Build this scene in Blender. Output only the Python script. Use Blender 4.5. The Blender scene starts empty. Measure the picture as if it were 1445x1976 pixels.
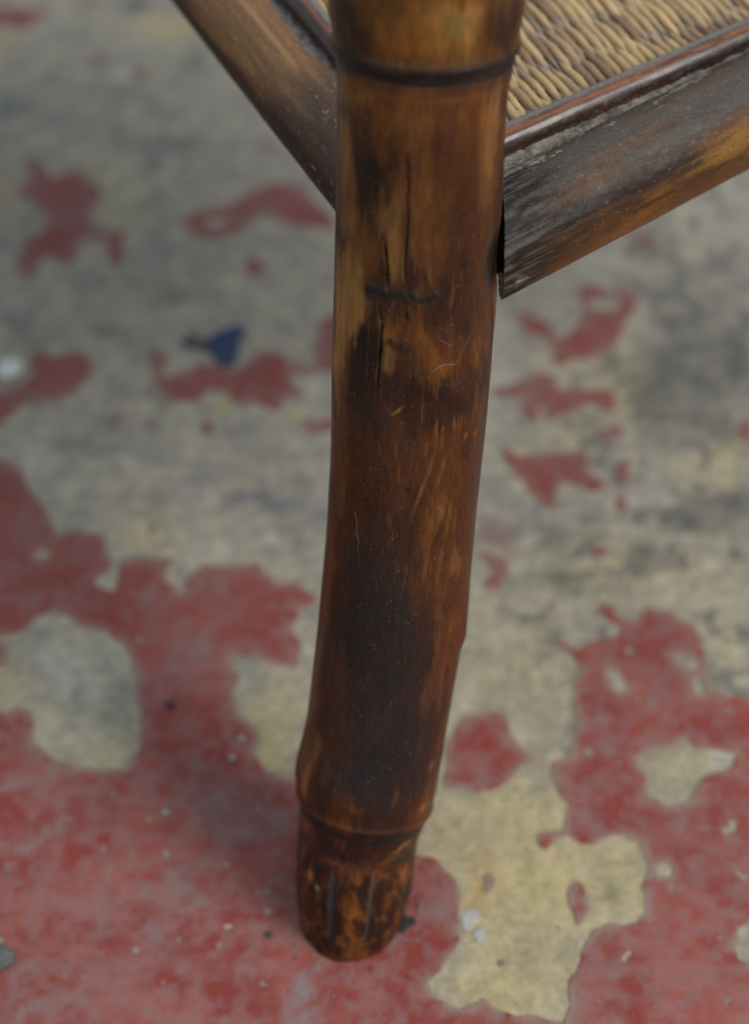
import bpy, bmesh, math, random
import numpy as np
from mathutils import Vector, Matrix

scene = bpy.context.scene
col = scene.collection
R = math.radians

# ------------------------------------------------------------------ camera
cam_d = bpy.data.cameras.new("camera")
cam = bpy.data.objects.new("camera", cam_d)
col.objects.link(cam)
cam.location = [0.00688, -0.32362, 0.52303]
cam.rotation_euler = (R(90 - 47), 0, 0)
cam_d.sensor_fit = 'VERTICAL'
cam_d.sensor_height = 36.0
cam_d.lens = 71.05
cam_d.clip_start = 0.01
cam_d.clip_end = 50
cam_d.dof.use_dof = True
cam_d.dof.focus_distance = 0.530
cam_d.dof.aperture_fstop = 5.6
scene.camera = cam

# ------------------------------------------------------------------ light: open shade, soft daylight from the front right
world = bpy.data.worlds.new("World")
scene.world = world
world.use_nodes = True
bg = world.node_tree.nodes["Background"]
bg.inputs[0].default_value = (0.80, 0.90, 1.0, 1)
bg.inputs[1].default_value = 0.46

def area(name, loc, target, size, power, color):
    d = bpy.data.lights.new(name, 'AREA')
    d.shape = 'DISK'
    d.size = size
    d.energy = power
    d.color = color
    o = bpy.data.objects.new(name, d)
    col.objects.link(o)
    o.location = loc
    o.rotation_euler = (Vector(target) - Vector(loc)).to_track_quat('-Z', 'Y').to_euler()
    return o

area("window_light", (1.5, -0.62, 1.6), (0, 0.1, 0.05), 1.2, 35, (1.0, 0.95, 0.88))

scene.view_settings.view_transform = 'Standard'
scene.view_settings.look = 'None'
scene.view_settings.exposure = 0.0
scene.view_settings.gamma = 1.0
scene.view_settings.use_curve_mapping = False
scene.cycles.use_denoising = True
scene.cycles.use_adaptive_sampling = True
scene.cycles.adaptive_threshold = 0.01

# measured layout (floor in millimetres around the foot of the leg; leg surface as millimetres along / around)
CAM = [0.00688, -0.32362, 0.52303]
LEG = [[0.0, 0.0192, 0.09524, 0.25326, 0.02366], [0.00764, 0.01931, 0.0933, 0.24587, 0.02251], [0.01215, 0.01918, 0.09213, 0.24151, 0.02194], [0.0154, 0.0191, 0.09128, 0.23838, 0.02165], [0.01801, 0.01888, 0.09058, 0.23587, 0.02121], [0.02064, 0.01872, 0.08988, 0.23335, 0.02096], [0.03257, 0.01849, 0.08658, 0.22188, 0.02071], [0.05301, 0.01807, 0.08062, 0.20234, 0.02088], [0.06701, 0.01782, 0.07632, 0.18901, 0.02102], [0.08133, 0.01729, 0.07177, 0.17545, 0.02104], [0.09596, 0.01675, 0.06697, 0.16164, 0.02091], [0.1109, 0.01605, 0.06191, 0.1476, 0.02063], [0.12617, 0.01519, 0.05659, 0.13332, 0.02035], [0.14176, 0.01409, 0.05102, 0.1188, 0.02025], [0.15767, 0.01289, 0.04519, 0.10404, 0.02036], [0.17392, 0.01144, 0.0391, 0.08904, 0.0204], [0.19054, 0.00945, 0.03276, 0.07381, 0.02021], [0.20749, 0.00733, 0.02617, 0.05834, 0.02009], [0.22397, 0.00478, 0.01966, 0.04342, 0.02061], [0.23093, 0.00425, 0.01686, 0.03707, 0.01989], [0.23626, 0.00325, 0.01473, 0.03228, 0.01854], [0.24253, 0.00203, 0.01221, 0.02667, 0.01772], [0.26034, 0.00097, 0.00485, 0.01049, 0.01739], [0.27196, -0.00023, 0.0, 0.0, 0.01577]]
RR = [[0.04136, 0.09313, 0.18345], [0.11244, 0.14766, 0.18345]]
RL = [[-0.00428, 0.13606, 0.18345], [-0.0384, 0.20363, 0.18345]]
ZR = 0.1834488037967158
SR = [[0.04203, 0.11798, 0.19545], [0.11336, 0.16785, 0.19545]]
SLF = [[-0.00524, 0.16527, 0.19545], [-0.01379, 0.185, 0.19545]]
XEND = 0.03984
REDS = [[[-413.5, 197.2], [-203.4, 186.7], [-140.4, 191.9], [-128.8, 189.3], [-120.8, 185.3], [-117.9, 176.3], [-109.2, 164.9], [-104.1, 151.2], [-99.7, 153.2], [-94.4, 154.4], [-88.3, 153.0], [-86.3, 145.2], [-83.5, 140.3], [-85.4, 135.6], [-89.4, 133.7], [-87.9, 129.2], [-81.0, 125.9], [-81.0, 132.0], [-80.6, 139.2], [-77.0, 142.0], [-68.9, 141.1], [-62.5, 142.5], [-65.4, 137.7], [-65.4, 132.5], [-60.8, 127.8], [-56.1, 125.0], [-58.1, 129.2], [-56.7, 134.9], [-51.8, 139.6], [-46.3, 137.7], [-32.9, 138.7], [-29.2, 133.9], [-26.9, 130.2], [-24.1, 131.1], [-20.2, 130.2], [-14.8, 125.9], [-12.3, 125.9], [-12.3, 124.5], [-16.4, 120.8], [-18.3, 118.5], [-21.1, 110.8], [-17.7, 101.6], [-18.2, 93.9], [-25.1, 95.0], [-30.3, 97.4], [-40.7, 99.6], [-41.2, 95.9], [-37.3, 90.2], [-39.3, 83.8], [-36.6, 74.7], [-29.1, 65.7], [-31.0, 59.6], [-27.8, 52.5], [-24.9, 50.3], [-17.9, 50.3], [1.6, 50.3], [6.5, 38.0], [12.9, 26.5], [19.2, 21.0], [26.2, 19.0], [30.2, 14.3], [32.9, 7.9], [32.0, 0.5], [32.5, -5.7], [30.9, -12.0], [26.8, -18.2], [22.6, -23.4], [24.5, -28.7], [31.1, -31.6], [38.6, -28.0], [41.1, -31.0], [47.0, -34.0], [53.6, -33.1], [60.8, -35.8], [62.8, -30.2], [63.4, -21.9], [65.8, -19.7], [67.3, -13.5], [71.7, -5.7], [75.9, -3.0], [80.7, -4.3], [84.9, -3.4], [87.9, 0.5], [87.7, 8.6], [90.2, 16.9], [87.5, 25.1], [83.4, 28.5], [79.7, 28.2], [74.5, 24.4], [70.3, 25.1], [66.3, 27.8], [61.9, 26.1], [58.9, 23.4], [56.9, 24.4], [57.1, 28.5], [65.0, 30.3], [67.4, 39.7], [64.4, 44.0], [62.6, 51.1], [63.7, 55.8], [68.2, 57.6], [71.7, 67.6], [72.4, 76.8], [71.8, 88.3], [75.1, 94.1], [71.1, 101.0], [65.8, 105.0], [68.9, 105.4], [74.0, 101.0], [78.9, 105.0], [88.5, 107.4], [90.3, 110.8], [86.6, 114.4], [83.3, 120.6], [86.4, 120.2], [90.6, 114.4], [95.4, 114.4], [99.6, 119.0], [105.9, 118.1], [113.0, 112.8], [116.6, 105.9], [115.0, 99.0], [116.9, 95.0], [117.0, 86.4], [122.0, 82.5], [128.8, 80.6], [146.7, 70.1], [171.1, 76.4], [367.2, 61.8], [232.7, -291.4], [-223.6, -291.4]], [[34.8, 73.0], [39.3, 74.9], [49.1, 74.5], [50.3, 68.4], [53.0, 62.9], [59.6, 55.8], [54.0, 53.3], [50.2, 49.3], [45.6, 45.0], [39.7, 43.2], [33.9, 45.0], [28.9, 45.8], [29.1, 53.9], [30.8, 62.9]], [[43.1, 10.7], [42.7, 8.6], [41.8, 7.4], [40.7, 7.4], [39.9, 8.6], [39.7, 10.7], [40.1, 12.7], [41.0, 14.0], [42.1, 14.0], [42.9, 12.7]], [[67.9, 11.0], [69.9, 8.6], [71.8, 2.1], [67.6, -5.0], [65.2, 0.5], [65.0, 7.9]], [[45.4, -16.6], [45.1, -17.5], [44.3, -18.1], [43.5, -18.1], [42.8, -17.5], [42.6, -16.6], [42.9, -15.7], [43.6, -15.2], [44.5, -15.2], [45.1, -15.7]], [[41.5, -14.2], [41.3, -14.8], [40.7, -15.2], [40.1, -15.2], [39.6, -14.8], [39.4, -14.2], [39.6, -13.6], [40.1, -13.2], [40.8, -13.2], [41.3, -13.6]], [[29.7, -25.0], [29.4, -25.6], [28.9, -25.9], [28.3, -25.9], [27.7, -25.6], [27.6, -25.0], [27.8, -24.4], [28.3, -24.0], [29.0, -24.0], [29.5, -24.4]], [[68.0, 121.1], [67.7, 120.0], [67.0, 119.3], [66.3, 119.3], [65.7, 120.0], [65.5, 121.1], [65.8, 122.2], [66.5, 122.8], [67.2, 122.8], [67.8, 122.2]], [[44.2, 128.7], [47.8, 135.1], [44.4, 144.2], [47.8, 143.5], [53.0, 140.3], [52.2, 133.9], [48.6, 129.4]], [[88.8, 287.4], [96.4, 285.5], [96.5, 281.8], [104.9, 284.0], [109.0, 280.3], [107.7, 272.3], [103.1, 263.2], [97.4, 249.8], [89.5, 244.3], [82.2, 244.3], [76.6, 239.9], [74.7, 244.3], [76.5, 250.7], [72.4, 256.3], [67.2, 258.7], [63.7, 262.0], [64.1, 268.9], [68.5, 268.9], [74.1, 262.0], [76.1, 255.1], [83.1, 257.5], [87.1, 263.2], [88.6, 273.5]], [[50.9, 226.0], [62.2, 231.1], [69.6, 235.3], [74.8, 233.3], [75.0, 226.8], [82.4, 226.8], [88.1, 224.9], [95.4, 224.9], [95.5, 216.2], [86.3, 219.6], [78.7, 215.4], [71.9, 210.2], [70.7, 213.2], [71.5, 217.3], [68.2, 219.6], [66.5, 217.3], [67.0, 211.3], [63.4, 212.1], [62.1, 217.3], [65.3, 223.7], [60.3, 223.7], [52.3, 222.6]], [[90.2, 205.0], [97.0, 208.0], [98.1, 203.1], [89.2, 201.0]], [[54.0, 195.9], [57.9, 190.9], [68.8, 193.0], [83.7, 193.0], [83.0, 184.0], [88.8, 177.1], [84.4, 175.3], [73.6, 179.1], [70.5, 174.2], [71.3, 166.6], [67.3, 167.6], [61.5, 175.3], [57.0, 185.9]], [[93.9, 186.9], [98.2, 189.0], [98.3, 181.2], [94.6, 179.1]], [[96.2, 167.6], [95.7, 165.4], [94.6, 164.0], [93.5, 164.0], [92.7, 165.4], [92.5, 167.6], [93.1, 169.9], [94.1, 171.3], [95.2, 171.3], [96.0, 169.9]], [[87.5, 145.2], [86.9, 143.9], [85.6, 143.1], [84.0, 143.1], [82.8, 143.9], [82.4, 145.2], [83.0, 146.4], [84.3, 147.2], [85.9, 147.2], [87.1, 146.4]], [[145.9, 205.3], [145.0, 201.8], [143.4, 199.6], [141.7, 199.6], [140.6, 201.8], [140.6, 205.3], [141.5, 208.8], [143.1, 211.0], [144.8, 211.0], [145.8, 208.8]], [[-180.3, 483.3], [-160.9, 481.6], [-151.1, 479.1], [-145.1, 479.1], [-144.6, 474.4], [-149.9, 468.6], [-153.0, 465.2], [-161.5, 467.3], [-178.4, 469.4]], [[-140.6, 367.7], [-135.2, 366.6], [-131.4, 359.5], [-128.2, 354.3], [-121.7, 358.5], [-115.3, 357.4], [-112.7, 351.1], [-107.5, 348.4], [-107.9, 339.1], [-109.9, 333.3], [-108.4, 323.6], [-102.5, 319.6], [-100.0, 319.6], [-94.6, 321.2], [-94.3, 310.1], [-95.1, 299.8], [-98.9, 300.7], [-100.4, 310.1], [-102.1, 315.6], [-108.4, 316.9], [-112.8, 313.0], [-113.6, 302.6], [-117.0, 300.7], [-122.8, 304.6], [-127.7, 300.7], [-129.3, 292.4], [-133.7, 295.3], [-135.6, 300.7], [-133.6, 314.0], [-127.8, 321.6], [-126.1, 329.2], [-128.0, 335.3], [-135.5, 341.1], [-140.2, 344.2], [-139.6, 350.1], [-135.1, 354.3], [-137.4, 362.4]], [[-113.5, 440.3], [-113.8, 438.2], [-114.9, 436.9], [-116.5, 436.9], [-117.9, 438.2], [-118.6, 440.3], [-118.3, 442.5], [-117.1, 443.8], [-115.6, 443.8], [-114.2, 442.5]], [[-94.5, 428.8], [-94.8, 426.3], [-95.9, 424.7], [-97.5, 424.7], [-98.9, 426.3], [-99.6, 428.8], [-99.3, 431.4], [-98.2, 433.0], [-96.6, 433.0], [-95.2, 431.4]], [[-71.2, 326.9], [-66.4, 331.6], [-54.2, 335.0], [-46.3, 343.2], [-36.2, 350.8], [-23.6, 348.4], [-18.0, 338.4], [-11.7, 328.6], [-8.4, 322.2], [-23.0, 322.9], [-32.2, 326.9], [-34.6, 335.0], [-42.6, 328.6], [-50.2, 318.6], [-60.4, 315.6], [-66.7, 319.6]], [[-38.3, 296.9], [-38.7, 294.3], [-40.2, 292.7], [-42.1, 292.7], [-43.8, 294.3], [-44.5, 296.9], [-44.0, 299.5], [-42.5, 301.1], [-40.6, 301.1], [-39.0, 299.5]], [[-124.6, 246.6], [-119.0, 248.1], [-116.5, 243.7], [-104.4, 246.6], [-100.0, 239.6], [-103.6, 228.5], [-111.4, 221.8], [-122.5, 220.4], [-128.1, 212.4], [-134.4, 203.9], [-141.5, 199.9], [-144.9, 224.6], [-131.5, 226.0], [-125.2, 228.5], [-121.3, 235.3]], [[-78.8, 248.1], [-73.0, 247.2], [-72.0, 241.7], [-74.7, 235.1], [-70.5, 234.2], [-62.4, 236.5], [-61.1, 241.1], [-51.2, 238.8], [-43.8, 236.5], [-39.9, 242.5], [-36.6, 247.2], [-28.2, 245.7], [-22.7, 239.6], [-15.4, 239.6], [-14.3, 263.5], [-9.7, 268.3], [-3.7, 266.8], [-3.4, 234.5], [-11.3, 237.3], [-21.7, 237.3], [-27.3, 236.5], [-25.0, 229.9], [-19.8, 224.6], [-21.9, 223.2], [-26.9, 223.2], [-30.2, 216.0], [-33.3, 218.7], [-38.1, 221.8], [-43.0, 219.6], [-46.6, 221.8], [-48.4, 226.3], [-55.2, 226.8], [-58.4, 221.8], [-65.9, 220.9], [-72.3, 224.6], [-75.5, 232.8]], [[-20.0, 211.6], [-17.6, 211.6], [-14.8, 208.0], [-10.4, 210.7], [-7.0, 209.4], [-9.8, 206.1], [-14.7, 203.7], [-17.8, 206.6]], [[-53.1, 205.8], [-53.3, 204.9], [-53.9, 204.3], [-54.7, 204.3], [-55.4, 204.9], [-55.8, 205.8], [-55.6, 206.8], [-54.9, 207.4], [-54.1, 207.4], [-53.4, 206.8]]]
HOLES = [[[106.2, 99.0], [113.8, 97.4], [114.0, 93.5], [109.8, 92.2], [106.7, 95.7]], [[83.4, 93.1], [88.4, 91.3], [89.4, 84.8], [86.8, 83.1], [83.4, 88.7]], [[112.0, 89.2], [115.0, 88.1], [113.9, 83.1], [111.9, 83.8]], [[90.3, 57.4], [94.2, 60.2], [100.8, 60.2], [106.3, 63.9], [110.5, 61.0], [121.7, 59.2], [120.0, 53.9], [113.0, 51.1], [107.8, 46.8], [104.7, 40.7], [98.0, 38.9], [93.2, 42.4], [91.9, 51.1]], [[97.4, 15.2], [96.9, 13.9], [95.7, 13.1], [94.3, 13.1], [93.3, 13.9], [93.0, 15.2], [93.6, 16.5], [94.8, 17.4], [96.1, 17.4], [97.1, 16.5]], [[115.7, -4.6], [123.8, -2.0], [121.6, -18.5], [113.6, -15.9], [113.0, -11.6]], [[91.2, 281.2], [102.1, 280.6], [104.8, 275.9], [102.4, 272.0], [95.3, 271.3], [90.4, 273.8]], [[-62.1, 326.9], [-53.9, 329.2], [-50.6, 326.9], [-55.7, 322.9], [-60.8, 322.9]], [[-108.2, 115.1], [-102.5, 118.5], [-97.0, 116.0], [-91.9, 111.3], [-82.9, 109.2], [-76.4, 102.5], [-72.5, 93.1], [-70.4, 83.8], [-69.0, 74.7], [-68.0, 65.7], [-68.3, 61.8], [-72.2, 53.3], [-77.8, 52.5], [-88.4, 53.9], [-95.9, 57.8], [-101.4, 63.1], [-103.0, 70.1], [-104.3, 75.5], [-108.9, 77.4], [-112.9, 75.5], [-124.6, 76.4], [-126.6, 91.3], [-118.5, 94.6], [-114.1, 95.9], [-115.0, 103.4], [-120.1, 106.8], [-115.5, 107.7], [-111.2, 109.2]], [[-104.4, 144.0], [-104.9, 142.5], [-106.6, 141.7], [-108.8, 141.7], [-110.7, 142.5], [-111.5, 144.0], [-111.0, 145.4], [-109.3, 146.3], [-107.1, 146.3], [-105.2, 145.4]], [[128.7, 112.4], [128.6, 112.3], [128.5, 112.2], [128.4, 112.2], [128.3, 112.3], [128.3, 112.4], [128.4, 112.5], [128.4, 112.6], [128.6, 112.6], [128.6, 112.5]]]
WEAR = [[-53.92, 101.85, 5.86, 6.7, 0.8], [-69.21, 121.54, 4.57, 6.5, 0.6], [-113.19, 121.54, 8.8, 2.31, 0.6], [-114.88, 158.63, 3.28, 6.24, 0.5], [-118.51, 139.15, 2.15, 2.88, 0.6], [-39.3, 121.54, 5.28, 2.31, 0.4], [-50.21, 127.81, 7.97, 1.64, 0.7], [-26.49, 122.69, 1.59, 1.85, 0.8], [-40.3, 37.95, 12.9, 11.79, 0.55], [-42.33, 45.78, 8.13, 5.96, 0.4], [-31.91, 30.26, 6.4, 3.83, 0.5], [-20.77, 32.17, 3.21, 2.88, 0.5], [-80.26, 34.09, 6.43, 5.81, 0.5], [-107.4, 45.78, 4.88, 2.97, 0.6], [-97.17, 27.4, 4.78, 3.43, 0.7], [-96.23, 47.76, 3.26, 7.99, 0.3], [-49.92, 11.57, 7.05, 11.12, 0.5], [-58.92, 6.11, 3.89, 3.63, 0.5], [-45.73, 7.01, 2.49, 2.91, 0.7], [-73.59, 13.4, 1.88, 3.69, 0.4], [-54.68, -9.88, 4.59, 8.81, 0.5], [-75.22, -2.85, 3.85, 8.95, 0.25], [-91.58, -8.13, 3.83, 2.63, 0.4], [-91.88, -31.98, 8.94, 3.66, 0.7], [-78.3, -33.63, 5.95, 2.32, 0.5], [-98.67, -25.3, 3.0, 5.08, 0.4], [-12.31, -23.61, 2.41, 5.1, 0.95], [-14.1, -30.32, 3.29, 4.18, 1.0], [-16.05, -35.61, 4.16, 4.96, 1.0], [-10.17, -17.66, 1.52, 2.41, 0.8], [-36.65, 63.89, 2.99, 2.88, 0.5], [-50.29, 70.08, 2.67, 2.92, 0.4], [-59.65, 84.85, 5.09, 6.47, 0.3], [-68.13, 84.85, 2.37, 8.65, 0.3], [-90.1, 36.02, 4.83, 5.83, 0.25], [-77.4, 37.95, 1.94, 2.33, 0.5], [25.13, 3.4, 3.73, 5.06, 0.5], [29.9, 7.92, 1.56, 1.82, 0.3], [22.51, 13.4, 1.26, 1.47, 0.4], [72.34, 34.09, 3.21, 2.31, 0.5], [81.75, 72.16, 2.01, 10.55, 0.5], [81.6, 59.8, 4.13, 2.86, 0.6], [92.98, 105.19, 1.56, 2.01, 0.6], [96.51, 78.04, 2.36, 2.54, 0.6], [101.82, 72.16, 1.67, 3.35, 0.5], [118.46, 30.26, 4.8, 39.82, 0.15], [77.54, -20.22, 9.07, 3.08, 0.55], [88.98, 22.69, 1.59, 5.66, 0.4], [88.87, 4.3, 1.55, 7.26, 0.5], [101.06, 32.17, 4.81, 11.64, 0.25], [83.43, -21.92, 4.53, 3.41, 0.4], [76.65, -31.15, 2.98, 1.66, 0.5], [117.97, 13.4, 2.2, 2.95, 0.6], [114.13, 125.01, 3.53, 4.67, 0.2], [114.39, 312.68, 6.28, 8.23, 0.75], [114.67, 211.28, 7.66, 5.5, 0.65], [48.09, 151.24, 5.43, 11.13, 0.7], [95.84, 161.12, 2.19, 3.0, 0.4], [68.77, 230.22, 5.85, 3.98, 0.4], [85.72, 221.78, 5.8, 3.92, 0.4], [55.92, 225.98, 7.77, 4.52, 0.5], [137.86, 309.1, 83.49, 9.83, 0.2], [146.44, 307.48, 2.92, 4.55, 0.7], [-121.32, 332.28, 8.51, 6.79, 0.4], [-40.66, 337.36, 5.34, 6.85, 0.35], [-50.43, 235.91, 9.8, 3.45, 0.3], [-116.02, 440.35, 3.24, 5.63, 0.5], [-126.63, 485.03, 9.58, 5.15, 0.6], [-48.67, 294.34, 3.3, 3.18, 0.5], [-38.79, 374.19, 8.8, 5.08, 0.65], [-87.8, 214.85, 11.53, 13.95, 0.7], [-13.51, 253.35, 4.97, 14.96, 0.4], [-74.35, 241.67, 4.92, 8.74, 0.35], [-105.33, 320.58, 4.21, 4.65, 0.6]]
TINT = [[95.84, 161.12, 1.83, 2.5, "m", 1.0], [114.67, 211.28, 4.98, 2.74, "m", 0.9], [114.39, 312.68, 5.02, 4.92, "m", 1.0], [108.28, 317.27, 4.2, 2.64, "m", 0.6], [146.44, 307.48, 2.08, 3.25, "m", 0.8], [-126.63, 485.03, 6.23, 3.86, "m", 1.0], [-48.67, 294.34, 2.68, 2.54, "m", 0.9], [-38.79, 374.19, 6.16, 3.62, "m", 0.9], [-88.64, 213.47, 2.69, 6.64, "m", 0.6], [48.19, 153.69, 5.45, 11.18, "m", 0.75], [57.59, 241.67, 4.73, 4.65, "m", 0.6], [-42.37, 381.45, 4.43, 2.93, "m", 0.4], [-76.91, 210.73, 2.68, 2.74, "m", 0.4], [-9.62, 259.29, 4.8, 12.06, "m", 0.5], [51.65, 37.95, 25.81, 13.78, "y", 0.7], [55.07, 11.57, 28.21, 24.45, "y", 0.8], [45.65, -23.61, 18.07, 11.99, "y", 0.8], [82.01, 15.24, 9.44, 13.11, "y", 0.5], [38.61, 11.57, 4.7, 9.25, "o", 0.7], [25.6, 26.46, 4.78, 7.63, "o", 0.4], [-26.77, 65.94, 9.97, 14.64, "y", 0.7], [-23.12, 55.75, 4.93, 6.09, "y", 0.6], [-20.54, 80.58, 10.13, 12.91, "y", 0.3], [54.45, 95.68, 20.57, 27.01, "y", 0.3], [93.25, 51.74, 4.91, 6.03, "o", 0.35], [106.56, 53.74, 9.84, 12.2, "y", 0.4], [118.28, 55.75, 4.11, 4.05, "w", 0.6], [-90.35, 70.08, 15.02, 14.77, "y", 0.3], [-110.76, 87.0, 6.8, 10.88, "y", 0.6], [-77.75, 59.8, 8.26, 6.14, "y", 0.5], [-99.34, 91.32, 8.53, 13.2, "w", 0.3], [-88.47, 84.85, 15.26, 26.41, "w", 0.25], [-88.12, 465.22, 16.52, 10.47, "y", 0.7], [-73.26, 151.24, 10.87, 7.39, "y", 0.6], [-161.83, 450.84, 4.67, 6.13, "o", 0.7], [-144.27, 345.93, 4.3, 8.69, "o", 0.5], [-49.56, 219.0, 5.79, 5.58, "y", 0.6], [-18.59, 214.85, 4.23, 3.87, "y", 0.6], [57.38, 195.09, 2.64, 2.66, "y", 1.0], [79.26, 241.67, 15.75, 11.69, "y", 0.25], [80.55, 202.59, 15.21, 8.14, "y", 0.3], [101.91, 230.22, 11.7, 14.35, "y", 0.5], [113.59, 136.77, 17.86, 14.47, "y", 0.4], [83.23, 136.77, 14.29, 14.47, "y", 0.4], [123.79, 102.3, 8.63, 18.09, "y", 0.4], [131.92, 186.65, 11.24, 13.24, "y", 0.4], [120.23, 299.43, 4.14, 6.43, "y", 0.5], [101.16, 244.57, 3.95, 11.75, "y", 0.5], [135.04, 197.22, 9.46, 8.06, "y", 0.4], [-112.33, 349.4, 12.95, 21.19, "y", 0.25], [-98.2, 335.66, 12.8, 24.24, "y", 0.25], [123.0, 265.29, 12.06, 7.28, "d", 0.6], [133.02, 283.66, 24.51, 18.97, "d", 0.35], [140.65, 244.57, 13.82, 20.72, "d", 0.55], [118.93, 244.57, 9.87, 11.75, "d", 0.5], [111.13, 224.58, 7.76, 17.09, "d", 0.5], [102.89, 241.67, 5.91, 8.74, "d", 0.4], [125.3, 230.22, 15.59, 14.35, "d", 0.45], [127.06, 210.73, 11.49, 8.27, "d", 0.5], [112.6, 199.9, 7.59, 8.1, "d", 0.35], [126.42, 171.18, 11.08, 5.62, "d", 0.6], [116.13, 161.12, 14.63, 5.01, "d", 0.5], [136.87, 166.13, 5.51, 7.61, "d", 0.5], [100.17, 146.37, 9.01, 4.38, "d", 0.6], [106.68, 139.15, 8.95, 3.36, "d", 0.55], [76.09, 136.77, 10.72, 3.34, "d", 0.6], [65.92, 146.37, 7.21, 3.4, "d", 0.6], [68.16, 153.69, 7.26, 2.96, "d", 0.4], [81.39, 161.12, 7.31, 5.01, "d", 0.4], [84.47, 129.68, 7.09, 2.82, "d", 0.5], [60.67, 115.8, 5.25, 3.2, "d", 0.5], [65.39, 106.76, 4.16, 4.05, "d", 0.5], [130.17, 156.15, 10.92, 12.5, "d", 0.3], [84.54, 205.29, 4.57, 8.19, "d", 0.4], [92.82, 238.78, 4.71, 5.78, "d", 0.35], [89.8, 279.01, 12.21, 6.21, "d", 0.3], [-151.61, 405.66, 9.02, 4.57, "b", 0.8], [-130.3, 396.24, 5.38, 5.26, "b", 0.5], [-86.51, 379.63, 17.68, 5.12, "b", 0.7], [-75.58, 381.45, 6.64, 3.66, "d", 0.4], [-113.37, 419.08, 13.68, 6.23, "d", 0.3], [-103.81, 484.18, 4.79, 8.6, "d", 0.7], [-74.44, 434.77, 4.61, 7.99, "d", 0.4], [-70.52, 446.78, 4.66, 5.68, "d", 0.3], [-83.39, 367.0, 3.06, 3.58, "d", 0.5], [-73.08, 280.56, 8.15, 7.48, "d", 0.4], [-83.99, 289.92, 8.21, 4.42, "d", 0.35], [-77.13, 309.1, 8.35, 9.83, "b", 0.4], [-76.87, 335.66, 5.12, 10.27, "b", 0.3], [-94.76, 260.78, 4.41, 3.0, "d", 0.6], [-121.46, 257.8, 11.99, 3.58, "d", 0.35], [-134.37, 265.29, 4.83, 4.24, "d", 0.4], [-72.45, 189.28, 4.51, 3.69, "b", 0.6], [-58.59, 177.58, 5.57, 3.61, "b", 0.7], [-37.88, 171.18, 7.38, 3.06, "b", 0.7], [-26.69, 167.39, 11.04, 3.54, "b", 0.7], [-12.8, 162.36, 4.39, 3.01, "b", 0.9], [-78.4, 169.91, 9.22, 3.56, "d", 0.3], [-69.0, 154.92, 1.82, 1.97, "d", 0.8], [-91.71, 194.56, 7.55, 3.73, "d", 0.3], [-79.14, 202.59, 7.6, 8.14, "b", 0.3], [-23.7, 191.91, 9.41, 3.71, "d", 0.25], [-39.45, 208.0, 3.82, 8.23, "b", 0.4], [-91.03, 208.0, 5.73, 5.47, "d", 0.4], [-22.69, 156.15, 10.92, 9.97, "d", 0.2], [-118.84, 328.91, 16.98, 20.48, "d", 0.1], [-117.52, 189.28, 7.51, 5.28, "w", 0.4], [-33.42, 151.24, 3.62, 1.96, "w", 0.5], [-51.25, 146.37, 4.33, 1.94, "w", 0.35], [-105.25, 430.81, 5.52, 3.96, "w", 0.7], [-17.0, 230.22, 5.85, 5.7, "w", 0.4], [-59.34, 327.24, 8.48, 4.03, "w", 0.6], [60.98, 230.22, 3.9, 8.57, "w", 0.2], [98.29, 166.13, 2.94, 6.08, "w", 0.5], [107.71, 168.65, 2.58, 5.08, "w", 0.4], [123.06, 141.55, 2.87, 4.34, "w", 0.4], [70.42, 161.12, 5.49, 3.5, "w", 0.3], [100.01, 164.87, 2.2, 3.53, "w", 0.5], [53.78, 244.57, 5.92, 26.78, "w", 0.25], [67.85, 15.24, 2.2, 1.48, "w", 0.8], [70.74, 11.57, 1.25, 1.47, "w", 0.6], [75.87, 7.01, 4.68, 3.64, "d", 0.5], [73.33, 4.3, 3.11, 1.8, "d", 0.4], [55.64, -6.38, 6.14, 5.31, "d", 0.12], [-104.49, 106.76, 5.2, 3.6, "b", 0.3], [-106.67, 95.68, 3.43, 6.62, "b", 0.4], [-92.82, 85.92, 2.04, 1.72, "d", 0.5], [-96.6, 81.64, 1.69, 1.71, "d", 0.4], [-78.85, 72.16, 6.69, 2.93, "d", 0.2]]
BITS = {"blue": [[-57.4, 248.7], [-55.7, 257.2], [-52.3, 260.5], [-45.9, 262.0], [-43.3, 260.5], [-43.7, 255.7], [-45.1, 251.9], [-45.2, 245.7], [-46.5, 239.6], [-50.6, 238.8], [-54.6, 243.4]], "tail": [[-66.9, 251.9], [-66.0, 256.0], [-63.5, 256.9], [-60.5, 254.5], [-56.6, 254.8], [-56.2, 247.5], [-60.2, 249.2], [-64.2, 248.9]], "white": [-130.7, 235.3], "pebble": [-101.8, -15.9], "dark": [-59.2, 77.8], "bit": [-24.3, -7.4], "speck": [[-57.9, 36.0], [-35.7, 64.3], [-38.3, 56.6]], "smear": [[[32.5, -0.2], [35.2, 1.6], [37.8, 1.1], [38.3, -2.1], [36.1, -3.6], [35.4, -5.5], [33.5, -5.7], [32.7, -2.8]], [[35.9, -7.4], [37.6, -4.6], [39.4, -5.0], [39.9, -8.5], [38.6, -10.2], [37.1, -9.5]]], "leaf": [[15.5, -0.7], [17.3, -1.4], [18.8, -2.1], [19.1, -3.9], [17.3, -4.3], [16.0, -6.4], [13.9, -6.7], [14.5, -3.6]], "bspeck": [[75.5, -7.3], [103.2, -32.5], [21.2, -26.5]]}
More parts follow.
